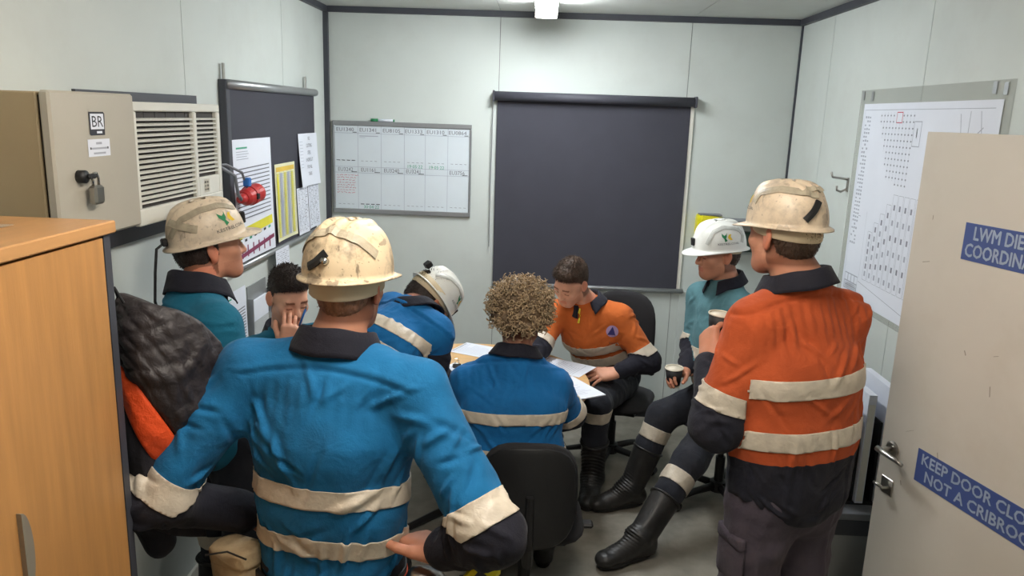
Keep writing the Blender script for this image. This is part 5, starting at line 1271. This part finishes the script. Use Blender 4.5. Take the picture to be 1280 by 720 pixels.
# ---- man in the foreground, back to the camera, hands on hips
def person_foreground():
    J = dict(N=(-.503, 1.885, 1.478), P=(-.515, 1.83, 0.90), C=(-.505, 1.835, 1.25), shL=(-.728, 1.865, 1.395), shR=(-.288, 1.815, 1.375), elL=(-.935, 1.75, 1.085), elR=(-.092, 1.67, 1.085), wrL=(-.765, 1.93, 0.95), wrR=(-.205, 1.735, .985),
             hipL=(-.61, 1.85, .88), hipR=(-.42, 1.84, .88), knL=(-.64, 1.87, .47), knR=(-.39, 1.85, .47), anL=(-.66, 1.85, .085), anR=(-.37, 1.84, .085), toeL=(-.70, 2.05, .03), toeR=(-.34, 2.04, .03))
    def hat(t, F, C):
        helmet(t, F, C, M_HELM_DIRTY, M_HTAPE, s=1.04, tilt=0.02, tape=[([(PI+1.25, 0.42), (PI+0.75, 0.75), (PI, 0.98), (PI-0.75, 0.75), (PI-1.15, 0.42)], 0.026)], lamp=True, cradle=True, band_low=-0.058,
               strap=[(PI+0.42, 0.18), (PI+0.22, 0.27), (PI+0.0, 0.46)])
        h = [o for o in t.children if o.name.startswith('hard_hat')][0]
        p = C+F@np.array([0.0, -0.142, 0.040+0.040]); MB().tube([p, p+F@np.array([0, -0.014, 0.004])], [0.010, 0.008], 12).build('clip_button', M_CHROME, h, smooth=True)
    t, B, so = build_person('man in bright blue work shirt and grimy helmet, hands on hips, back to camera', J, (0.03, 1, 0), dict(c=(-.482, 1.93, 1.607), f=(0.18, 1, -0.10), nr=0.072), M_BLUE, M_NAVY, M_SKIN2,
        hairfn=lambda t, F, C: short_hair(t, F, C, hair_mat('hair_sandy', (140, 100, 76)), 0.0015, nape=-0.07, strands=400), hat=hat, res=0.0065, build=(0.212, 0.135, 0.195, 0.13, 0.19, 0.13), torso_tapes=((0.325, 0.415), (0.09, 0.18)), split=None, sleeve=(0.80, 0.985),
        hands=dict(R=dict(d=(-0.72, 0.55, -0.08), b=(0.30, -0.10, 0.93), curl=(0.2, 0.3, 0.35, 0.4), thumb=-0.25, s=1.15), L=dict(d=(0.8, 0.3, -0.2), b=(-0.1, -0.85, 0.5))), seed=11, yoke=0.91, trouser=M_NAVY, fold_amp=0.012, arm_r=(0.079, 0.076, 0.064, 0.052),
        hem=((-.515, 1.83, 0.865), (0, 0, 1), 0.0), leg_tape=(1.05, 1.2), collar_kw=dict(hgt=0.055))
    # belt with gear
    ring = []; w, d = 0.196, 0.136
    secs = []
    for a in np.linspace(0, 2*PI, 48, endpoint=False):
        c, s = math.cos(a), math.sin(a); secs.append([(w*c*k, d*s*k-0.0, z) for (k, z) in ((0.97, 0.835), (1.03, 0.835), (1.03, 0.878), (0.97, 0.878))])
    secs.append(secs[0]); v, f = loft(secs, cap=False); bl = mesh_obj('belt', v, f, M_LEATHER, t, smooth=False)
    secs = []
    for a in np.linspace(0, 2*PI, 48, endpoint=False):
        c, s = math.cos(a), math.sin(a); secs.append([(w*c*k, d*s*k, z) for (k, z) in ((1.02, 0.852), (1.045, 0.852), (1.045, 0.860), (1.02, 0.860))])
    secs.append(secs[0]); v, f = loft(secs, cap=False); mesh_obj('orange_piping', v, f, M_ORQ, bl)
    cn = MB(); R = Matrix.Translation((0.245, -0.085, 0.80)) @ Matrix.Rotation(0.25, 4, 'Y')
    cn.lathe([(0, 0), (0.05, 0), (0.055, 0.01), (0.055, 0.095), (0.048, 0.115), (0.03, 0.125), (0, 0.127)], 24, M=R, sx=1.0, sy=0.7); c = cn.build('canister', M_STEEL, t, smooth=True); c['label'] = 'steel self rescuer canister on the belt'
    MB().box((0.19, -0.10, 0.87), (0.30, -0.06, 0.885), 0.004).build('canister_strap', M_BLACK, c)
    y = MB().box((-0.030, -0.018, -0.06), (0.030, 0.018, 0.06), 0.01, M=Matrix.Translation((0.405, -0.16, 0.955)) @ Matrix.Rotation(0.65, 4, 'Y')).build('gas_monitor', M_YPL, t); y['label'] = 'yellow clip on device at the elbow'
    MB().box((-0.018, -0.0195, -0.03), (0.018, -0.0182, 0.03), M=Matrix.Translation((0.405, -0.16, 0.955)) @ Matrix.Rotation(0.65, 4, 'Y')).build('monitor_label', M_INKD, y)
    p = rounded_pad('pouch', 0.072, 0.085, 0.07, M_POUCH, t, 0.012, p=6, M=Matrix.Translation((-0.245, -0.02, 0.845)) @ Matrix.Rotation(-0.5, 4, 'Z') @ Matrix.Rotation(-0.12, 4, 'Y')); p['label'] = 'tan canvas pouch on the belt'
    rounded_pad('pouch_flap', 0.074, 0.03, 0.078, M_POUCH, p, 0.010, p=6, M=Matrix.Translation((-0.245, -0.022, 0.905)) @ Matrix.Rotation(-0.5, 4, 'Z') @ Matrix.Rotation(-0.12, 4, 'Y'))
    MB().tube([(-0.30, -0.09, 0.935), (-0.245, -0.085, 0.945), (-0.19, -0.10, 0.935)], 0.0025, 6).build('pouch_trim', M_LEATHER, p)
person_foreground()

# ---- man at the left wall, facing the table
def person_left():
    J = dict(N=(-1.165, 2.555, 1.445), P=(-1.15, 2.54, 0.93), C=(-1.195, 2.47, 1.25), shL=(-1.265, 2.69, 1.36), shR=(-1.035, 2.405, 1.35), elL=(-1.25, 2.80, 1.06), elR=(-.95, 2.42, 1.06), wrL=(-1.10, 2.94, 0.92), wrR=(-.84, 2.58, .92),
             hipL=(-1.19, 2.66, .90), hipR=(-1.06, 2.53, .90), knL=(-1.20, 2.70, .48), knR=(-1.03, 2.54, .48), anL=(-1.21, 2.67, .085), anR=(-1.02, 2.50, .085), toeL=(-1.06, 2.81, .03), toeR=(-.87, 2.64, .03))
    def hat(t, F, C):
        helmet(t, F, C, M_HELM_CREAM, M_HTAPE, s=1.0, tilt=0.10, logo=(1.05, 0.42, 0.0, 1.25), tape=[([(2.75, 0.28), (2.35, 0.75), (1.75, 0.98), (1.0, 1.0), (0.45, 0.72)], 0.024), ([(2.9, 0.72), (2.35, 0.55), (1.9, 0.40)], 0.026)], cord=True, cradle=False)
    build_person('man in blue work shirt and cream helmet standing at the left wall', J, (0.72, 0.69, 0), dict(c=(-1.150, 2.64, 1.565), f=(0.80, 0.58, 0.10), nr=0.064), M_BLUE2, M_NAVY, M_SKIN2,
        hairfn=lambda t, F, C: short_hair(t, F, C, M_HAIR_DK, 0.016, nape=-0.095, side=-0.035, seed=4), hat=hat, res=0.0085, torso_tapes=((0.385, 0.475), (0.145, 0.235)), split=None, seed=21, yoke=0.90,
        hands=dict(R=dict(d=(0.6, 0.7, -0.3), b=(0.5, -0.4, 0.7)), L=dict(d=(0.7, 0.6, -0.3), b=(0.3, -0.4, 0.8))), collar_kw=dict(hgt=0.06))
person_left()

# ---- seated man at the left, rubbing his face
def person_face_rubber():
    J = dict(N=(-1.15, 3.38, 1.055), P=(-1.17, 3.44, 0.53), C=(-1.16, 3.40, 0.84), shL=(-1.03, 3.52, .98), shR=(-1.24, 3.235, .985), elL=(-.88, 3.45, .80), elR=(-1.04, 3.09, .80), wrL=(-.72, 3.52, 0.76), wrR=(-1.045, 3.13, 1.045),
             hipL=(-1.08, 3.44, .53), hipR=(-1.15, 3.34, .53), knL=(-.74, 3.26, .53), knR=(-.85, 3.02, .53), anL=(-.74, 3.22, .085), anR=(-.84, 2.98, .085), toeL=(-.56, 3.14, .03), toeR=(-.66, 2.90, .03))
    t, B, so = build_person('seated dark haired man in blue shirt rubbing his eye by the left wall', J, (0.80, -0.6, 0), dict(c=(-1.092, 3.28, 1.235), f=(0.62, -0.70, -0.36)), M_BLUE2, M_NAVY, M_SKIN,
        hairfn=lambda t, F, C: short_hair(t, F, C, M_HAIR_DK, 0.006, front=0.052, top=0.014, nape=-0.05, seed=9, quiff=0.010), res=0.0085, torso_tapes=((0.385, 0.475), (0.145, 0.235)), split=None, seed=31,
        hands=dict(R=dict(d=(0.10, 0.13, 0.98), b=(0.30, -0.94, 0.1), curl=(0.35, 0.45, 0.55, 0.6), thumb=0.5), L=dict(d=(0.9, 0.3, -0.1), b=(0, 0, 1))), collar_kw=dict(hgt=0.045))
    p = thing('pen', 'blue pen held against the eye of the seated man at left', 'pen', (-1.000, 3.135, 1.150))
    MB().tube([(0, 0, 0.0), (0.030, -0.002, 0.075)], 0.0045, 8).build('barrel', M_BLUEPL, p, smooth=True); MB().tube([(0.030, -0.002, 0.075), (0.036, -0.002, 0.090)], 0.003, 8).build('tip', M_STEEL, p, smooth=True)
person_face_rubber()

# ---- man bending over the table
def person_bending():
    J = dict(N=(-.495, 3.06, 1.275), P=(-.72, 2.80, 0.90), C=(-.60, 2.925, 1.15), shL=(-.615, 3.185, 1.22), shR=(-.395, 2.955, 1.195), elL=(-.52, 3.36, .98), elR=(-.415, 2.99, .915), wrL=(-.40, 3.50, 0.80), wrR=(-.42, 3.24, .79),
             hipL=(-.78, 2.86, .88), hipR=(-.65, 2.74, .88), knL=(-.78, 2.86, .47), knR=(-.64, 2.73, .47), anL=(-.80, 2.82, .085), anR=(-.66, 2.68, .085), toeL=(-.66, 2.96, .03), toeR=(-.52, 2.82, .03))
    def hat(t, F, C):
        helmet(t, F, C, M_HELM_WHITE, M_HTAPEW, s=0.88, tilt=0.0, logo=(1.0, 0.45, 0.0, 1.0), tape=[([(2.6, 0.35), (2.1, 0.80), (1.5, 0.95), (0.7, 0.75)], 0.02)], cradle=True)
        h = [o for o in t.children if o.name.startswith('hard_hat')][0]
        p = C+F@np.array([0.0, -0.135, 0.040+0.05]); M = Matrix([list(r) for r in F]).to_4x4(); M.translation = Vector(p)
        MB().box((-0.016, -0.016, -0.014), (0.016, 0.010, 0.016), 0.004, M=M).build('rear_clip', M_BLACK, h)
    build_person('man in blue shirt and white helmet bending over the table', J, (0.66, 0.75, 0), dict(c=(-.455, 3.16, 1.268), f=(0.42, 0.30, -0.80), u=(0.72, 0.50, 0.42)), M_BLUE3, M_NAVY, M_SKIN2,
        hairfn=lambda t, F, C: short_hair(t, F, C, M_HAIR_DK, 0.008, seed=2), hat=hat, res=0.008, build=(0.18, 0.118, 0.17, 0.118, 0.175, 0.12), torso_tapes=((0.65, 0.75), (0.45, 0.55)), split=None, sleeve=(0.70, 0.88), sleeve_low=0.22, seed=41, yoke=0.93, fold_amp=0.007,
        hands=dict(R=dict(d=(0.2, 0.9, -0.15), b=(0, 0.1, 1)), L=dict(d=(0.6, 0.7, -0.1), b=(0, 0, 1))), arm_r=(0.074, 0.064, 0.056, 0.044), collar_kw=dict(hgt=0.04))
person_bending()

# ---- curly haired man seated at the front of the table
def person_curly():
    J = dict(N=(-.066, 2.995, 1.135), P=(-.06, 2.90, 0.57), C=(-.075, 2.925, 0.90), shL=(-.258, 2.985, .98), shR=(.088, 2.995, .98), elL=(-.345, 3.10, .79), elR=(.165, 3.13, .81), wrL=(-.24, 3.34, 0.775), wrR=(.08, 3.37, .775),
             hipL=(-.11, 2.92, .56), hipR=(.06, 2.92, .56), knL=(-.16, 3.33, .55), knR=(.09, 3.33, .55), anL=(-.17, 3.30, .085), anR=(.09, 3.30, .085), toeL=(-.18, 3.50, .03), toeR=(.10, 3.50, .03))
    build_person('curly haired man in bright blue shirt seated with his back to the camera', J, (0, 1, 0), dict(c=(-.056, 3.035, 1.250), f=(-0.05, 1, -0.30), s=1.06), M_BLUE3, M_NAVY, M_SKIN2,
        hairfn=lambda t, F, C: curly_hair(t, F, C), res=0.0075, build=(0.205, 0.125, 0.195, 0.125, 0.19, 0.13), torso_tapes=((0.505, 0.585), (0.24, 0.32)), split=None, sleeve=(0.80, 0.985), seed=51, yoke=0.93, fold_amp=0.006,
        hands=dict(R=dict(d=(-0.3, 0.95, -0.1), b=(0, 0, 1)), L=dict(d=(0.3, 0.95, -0.1), b=(0, 0, 1))), arm_r=(0.074, 0.068, 0.056, 0.044), collar_kw=dict(hgt=0.04))
person_curly()

# ---- man in orange seated behind the table
def person_orange_seated():
    J = dict(N=(.295, 4.235, 1.05), P=(.47, 4.40, 0.56), C=(.36, 4.27, 0.85), shL=(.485, 4.195, .965), shR=(.125, 4.285, .955), elL=(.635, 4.12, .745), elR=(.03, 4.12, .80), wrL=(.465, 4.035, 0.70), wrR=(-.04, 3.93, .775),
             hipL=(.53, 4.34, .54), hipR=(.38, 4.38, .54), knL=(.355, 3.92, .56), knR=(.12, 3.98, .55), anL=(.365, 4.0, .085), anR=(.10, 4.05, .085), toeL=(.33, 3.82, .03), toeR=(.04, 3.87, .03))
    fw = nrm((-0.30, -0.95, 0))
    t, B, so = build_person('seated man in orange shirt leaning over the table, hand on thigh', J, fw, dict(c=(.195, 4.155, 1.165), f=(-0.52, -0.62, -0.50), u=(-0.15, -0.45, 0.85)), M_ORANGE2, M_NAVY, M_SKIN,
        hairfn=lambda t, F, C: short_hair(t, F, C, M_HAIR_BR, 0.006, front=0.050, top=0.016, nape=-0.045, seed=14, quiff=0.012), res=0.0075, torso_tapes=((0.50, 0.61), (0.33, 0.44)), split=0.32, sleeve=(0.72, 0.93), seed=61, fold_amp=0.006,
        hands=dict(L=dict(d=(-0.90, -0.25, -0.10), b=(0.05, -0.35, 0.93), curl=(0.15, 0.18, 0.2, 0.25), thumb=0.2, spread=0.12, s=1.12), R=dict(d=(-0.5, -0.8, -0.1), b=(0, 0, 1))), arm_r=(0.074, 0.066, 0.056, 0.046), leg_tape=(1.04, 1.18), collar_kw=dict(hgt=0.045, gap=0.5))
    O = np.array(J['C'])+np.array([0.085, -0.12, 0.055]); d = -fw; rt = (1, -0.3, 0)
    tri = [((-0.026, -0.018), (0.026, -0.018), (0.0, 0.030))]
    v, f = text_mesh('Kestrel', 0.020)
    pg = seg_grid(-0.05, 0.05, -0.085, -0.045)
    project_decal(so, B, O, d, rt, [([(0.034*math.cos(a), 0.003+0.034*math.sin(a)) for a in np.linspace(0, 2*PI, 20, endpoint=False)], [tuple(range(20))], 0, 0.0), (list(tri[0]), [(0, 1, 2)], 1, 0.001), (pg[0], pg[1], 2, 0.002), (v*np.array([0.8, 1])+np.array([0.01, -0.066]), f, 3, 0.0035)], [M_LOGOL, M_LOGOB, M_ORANGE2, M_INKD])
    p = thing('earplugs', 'yellow corded earplugs hanging at the collar of the man in orange', 'earplugs', (0.245, 4.105, 0.955))
    for z in (0.0, 0.055): MB().tube([(0, -0.008, z), (0.004, -0.008, z+0.026)], [0.006, 0.004], 8).build('plug', M_YPL, p, smooth=True)
    MB().tube([(0.004, -0.006, 0.026), (0.008, 0.0, 0.04), (0.002, -0.006, 0.055)], 0.0015, 6).build('cord', M_YPL, p)
person_orange_seated()

# ---- man in the white helmet seated at right, legs stretched out
def person_white_helmet():
    J = dict(N=(1.005, 4.02, 1.25), P=(1.055, 3.96, 0.60), C=(1.025, 3.985, 0.97), shL=(1.07, 3.865, 1.125), shR=(.905, 4.145, 1.125), elL=(1.07, 3.76, .85), elR=(.885, 4.12, .86), wrL=(.99, 3.69, 0.70), wrR=(.815, 3.935, .755),
             hipL=(1.03, 3.87, .59), hipR=(1.00, 4.04, .59), knL=(.80, 3.60, .39), knR=(.72, 3.945, .50), anL=(.545, 3.345, .10), anR=(.56, 3.86, .095), toeL=(.36, 3.235, .05), toeR=(.38, 3.79, .04))
    fw = nrm((-0.88, -0.45, 0))
    def hat(t, F, C):
        helmet(t, F, C, M_HELM_WHITE, M_HTAPEW, s=1.08, tilt=0.03, logo=(-1.5, 0.42, 0.0, 1.15), tape=[([(-0.75, 0.25), (-0.95, 0.75), (-1.4, 1.0), (-2.0, 0.85), (-2.35, 0.60)], 0.020), ([(-2.15, 0.85), (-2.30, 0.50), (-2.15, 0.25)], 0.022)], lamp=True, cradle=True)
    t, B, so = build_person('seated man in faded teal shirt and clean white helmet holding a cup, legs stretched out', J, fw, dict(c=(.950, 4.01, 1.378), f=(-0.95, -0.22, -0.12), s=1.05, nr=0.064), M_TEAL, M_NAVY, M_SKIN2,
        hairfn=lambda t, F, C: short_hair(t, F, C, M_HAIR_BR, 0.007, nape=-0.065, seed=6), hat=hat, res=0.0085, build=(0.195, 0.14, 0.20, 0.16, 0.19, 0.14), torso_tapes=((0.36, 0.45), (0.14, 0.22)), split=None, seed=71,
        hands=dict(R=dict(d=(-0.70, -0.55, 0.05), b=(0.35, 0.55, 0.30), curl=(0.55, 0.6, 0.6, 0.6), thumb=0.9, s=1.08), L=dict(d=(-0.9, -0.1, -0.2), b=(0, -0.5, 0.8))), leg_tape=(1.16, 1.32), leg_r=(0.094, 0.080, 0.074), collar_kw=dict(hgt=0.045, gap=0.45))
    O = np.array(J['C'])+np.array([-0.05, -0.16, 0.085]); v, f = text_mesh('KESTREL', 0.014)
    project_decal(so, B, O, -fw, (0.45, -0.88, 0), [([(-0.03, -0.02), (0.03, -0.02), (0.0, 0.035)], [(0, 1, 2)], 0, 0.0), (v*0.9+np.array([0, -0.034]), f, 1, 0.0)], [M_LOGOB, M_PAPER])
person_white_helmet()

# ---- man in orange standing at right with a cup
def person_orange_standing():
    J = dict(N=(.822, 2.398, 1.592), P=(.865, 2.37, 0.93), C=(.838, 2.365, 1.28), shL=(.675, 2.325, 1.45), shR=(1.005, 2.465, 1.455), elL=(.590, 2.30, 1.135), elR=(1.05, 2.60, 1.17), wrL=(.594, 2.51, 1.275), wrR=(.93, 2.80, 1.22),
             hipL=(.775, 2.34, .89), hipR=(.945, 2.42, .89), knL=(.755, 2.36, .48), knR=(.955, 2.45, .48), anL=(.745, 2.33, .085), anR=(.965, 2.42, .085), toeL=(.65, 2.50, .03), toeR=(.87, 2.60, .03))
    def hat(t, F, C):
        helmet(t, F, C, M_HELM_DIRTY2, M_HTAPE, s=1.0, tilt=0.02, logo=(-0.72, 0.50, 0.0, 1.0), tape=[([(-1.15, 0.50), (-1.25, 0.80), (-1.9, 0.98), (-2.5, 0.90), (-3.1, 0.78)], 0.026), ([(-2.75, 1.0), (-3.6, 0.95)], 0.02)],
               strap=[(-2.62, 0.16), (-2.85, 0.36), (-3.05, 0.60)], lamp=True, cradle=True, band_low=-0.05)
    t, B, so = build_person('man in orange and navy shirt standing at right with a cup', J, (-0.42, 0.90, 0), dict(c=(.772, 2.42, 1.716), f=(-0.52, 0.85, -0.06), s=1.06, nr=0.074), M_ORANGE, M_NAVY, M_SKIN2,
        hairfn=lambda t, F, C: short_hair(t, F, C, M_HAIR_BR, 0.010, nape=-0.09, seed=17), hat=hat, res=0.0065, build=(0.215, 0.150, 0.215, 0.155, 0.215, 0.155), torso_tapes=((0.485, 0.575), (0.235, 0.325)), split=0.165, sleeve=(0.66, 0.85), seed=81, yoke=0.93, pleat=0.0026, fold_amp=0.008,
        hands=dict(L=dict(d=(0.10, 0.60, 0.80), b=(-0.90, -0.35, 0.2), curl=(0.6, 0.65, 0.65, 0.65), thumb=0.8, s=1.1), R=dict(d=(-0.5, 0.7, 0.2), b=(0.4, 0.2, 0.8))), hem=((.865, 2.37, 0.79), (0.0, 0.12, 1), 0.075), trouser=M_TROUSER2, leg_tape=None,
        arm_r=(0.080, 0.076, 0.064, 0.050), leg_r=(0.115, 0.090, 0.075), collar_kw=dict(hgt=0.046))
    # cargo pocket on the thigh
    pk = rounded_pad('cargo_pocket', 0.07, 0.085, 0.02, M_TROUSER2, t, 0.006, p=8, M=Matrix.Translation((-0.185, -0.055, 0.66)) @ Matrix.Rotation(math.radians(-70), 4, 'Z'))
    rounded_pad('pocket_flap', 0.072, 0.024, 0.026, M_TROUSER2, pk, 0.005, p=8, M=Matrix.Translation((-0.188, -0.056, 0.735)) @ Matrix.Rotation(math.radians(-70), 4, 'Z'))
person_orange_standing()

def cup(label, loc, tilt=(0, 0, 0), s=1.0):
    t = thing('coffee_cup', label, 'cup', loc, group='takeaway coffee cups'); t.rotation_euler = tilt
    MB().lathe([(0.029*s, 0.008*s), (0.0405*s, 0.088*s), (0.0375*s, 0.088*s), (0.0365*s, 0.074*s)], 28).build('wall', M_CUP, t, smooth=True)
    MB().lathe([(0.0372*s, 0.0875*s), (0.0355*s, 0.070*s), (0.0345*s, 0.066*s)], 28).build('lining', M_CUPIN, t, smooth=True)
    MB().lathe([(0, 0.066*s), (0.0345*s, 0.066*s)], 28).build('coffee', M_COFFEE, t)
    MB().tube([(0.040*s*math.cos(a), 0.040*s*math.sin(a), 0.089*s) for a in np.linspace(0, 2*PI, 29)], 0.0028*s, 8).build('rim', M_CUPIN, t, smooth=True)
    MB().lathe([(0, 0), (0.027*s, 0), (0.0295*s, 0.009*s), (0, 0.009*s)], 28).build('base_band', M_CUPIN, t)
cup('black paper cup in the hand of the man in the white helmet', (0.745, 3.86, 0.698), (0.06, -0.04, 0), 1.15)
cup('black paper cup raised by the standing man in orange', (0.638, 2.60, 1.325), (0.05, 0.05, 0), 1.0)

# ---- jacket hanging beside the cupboard
def draped(name, top, bot, mt, parent, nu=60, nv=40, bulge=0.03, thick=0.02, quilt=0.0, seed=1, fold=0.006):
    """cloth panel stretched between two hanging edges, puffed and given thickness"""
    def curve(pts, n):
        pts = np.array(pts, float); t = np.linspace(0, len(pts)-1, n); out = []
        for x in t:
            i = min(int(x), len(pts)-2); f = x-i; p0 = pts[max(i-1, 0)]; p1 = pts[i]; p2 = pts[i+1]; p3 = pts[min(i+2, len(pts)-1)]
            out.append(0.5*((2*p1)+(p2-p0)*f+(2*p0-5*p1+4*p2-p3)*f*f+(3*p1-p0-3*p2+p3)*f**3))
        return np.array(out)
    A = curve(top, nu+1); Bc = curve(bot, nu+1); V = []; n1 = nv+1
    for i in range(nu+1):
        for j in range(nv+1):
            v = j/nv; V.append(A[i]*(1-v)+Bc[i]*v)
    V = np.array(V); ii, jj = np.meshgrid(np.arange(nu+1), np.arange(nv+1), indexing='ij'); u = (ii/nu).ravel(); v = (jj/nv).ravel()
    Q = np.array([(i*n1+j, i*n1+j+1, (i+1)*n1+j+1, (i+1)*n1+j) for i in range(nu) for j in range(nv)])
    N = vnormals(V, Q); N = N*np.sign(-N[:, 1:2]+1e-9)
    amt = bulge*np.sin(np.pi*v)**0.6*np.sin(np.pi*np.clip(u*0.9+0.05, 0, 1))**0.5
    if quilt:
        a = u*1.1+v*0.85; b = u*1.1-v*0.85; q = np.minimum(np.abs(np.sin(a*quilt)), np.abs(np.sin(b*quilt))); amt = amt+0.008*np.sqrt(q)*(0.3+0.7*np.sin(np.pi*v)**0.3)
    amt = amt+fold*folds(V, seed, 30)
    front = V+N*amt[:, None]; back = V-N*thick; m = len(V); F = Q.tolist(); F += [[a+m for a in q[::-1]] for q in Q.tolist()]
    edge = [(i*n1, (i+1)*n1) for i in range(nu)]+[((i+1)*n1+nv, i*n1+nv) for i in range(nu)]+[(j+1, j) for j in range(nv)]+[(nu*n1+j, nu*n1+j+1) for j in range(nv)]
    F += [[a, b, b+m, a+m] for a, b in edge]
    return mesh_obj(name, np.concatenate([front, back]), F, mt, parent, smooth=True)
def jacket():
    t = thing('jacket', 'dark quilted jacket with orange hi vis front hanging beside the cupboard', 'jacket', (-0.95, 1.80, 0.9))
    top = [(-0.059, -0.02, 0.707), (0.023, -0.04, 0.691), (0.087, 0.0, 0.66), (0.129, 0.06, 0.594), (0.146, 0.13, 0.486)]
    bot = [(-0.046, -0.06, 0.546), (0.016, -0.09, 0.486), (0.059, -0.08, 0.411), (0.082, -0.02, 0.309), (0.095, 0.08, 0.195)]
    or2 = [(-0.052, -0.070, 0.521), (-0.022, -0.100, 0.442), (0.014, -0.105, 0.357), (0.034, -0.055, 0.268), (0.048, 0.035, 0.168)]
    bt2 = [(x, y-0.012, z+0.012) for x, y, z in bot]
    draped('lining', top, bot, M_QUILT, t, bulge=0.035, quilt=17, seed=91, fold=0.010)
    draped('orange_front', bt2, or2, M_ORQ, t, nu=50, nv=10, bulge=0.006, thick=0.008, seed=92, fold=0.004)
    dn = [(-0.05, -0.03, 0.30), (-0.03, -0.06, 0.16), (0.01, -0.06, 0.10), (0.05, -0.02, 0.06), (0.09, 0.05, 0.02)]
    draped('front_panel', [(x, y+0.01, z) for x, y, z in or2], dn, M_JACKD, t, nu=40, nv=24, bulge=0.012, thick=0.012, seed=94, fold=0.008)
    sl = [rcone((-0.055, -0.03, 0.50), (-0.05, -0.045, 0.36), 0.022, 0.036, 0, 0.03), rcone((-0.05, -0.045, 0.36), (-0.03, -0.03, 0.14), 0.036, 0.045, 0, 0.03), rcone((-0.03, -0.03, 0.14), (-0.01, 0.0, 0.03), 0.045, 0.04, 0, 0.03)]
    V, Q = sdf_mesh(sl, 0.007, 0.03); N = vnormals(V, Q); V = V+N*(0.005*folds(V, 93))[:, None]
    T = V[:, 2]-0.25*V[:, 0]; V2, faces, T2, R2 = split_faces(V, Q, T, np.zeros(len(V), int), {0: [0.385, 0.435]})
    so = mesh_obj('sleeve', V2, [tuple(int(i) for i in f) for f in faces], M_JACKD, t, smooth=True); N2 = poly_normals(V2, faces)
    tape_obj(V2, N2, [f for f in faces if 0.385 <= sum(T2[j] for j in f)/len(f) <= 0.435], so)
    MB().tube([(-0.05, -0.04, 0.70), (-0.045, -0.06, 0.73), (-0.03, -0.05, 0.69)], 0.003, 6).build('hanging_loop', M_BLACK, t)
jacket()
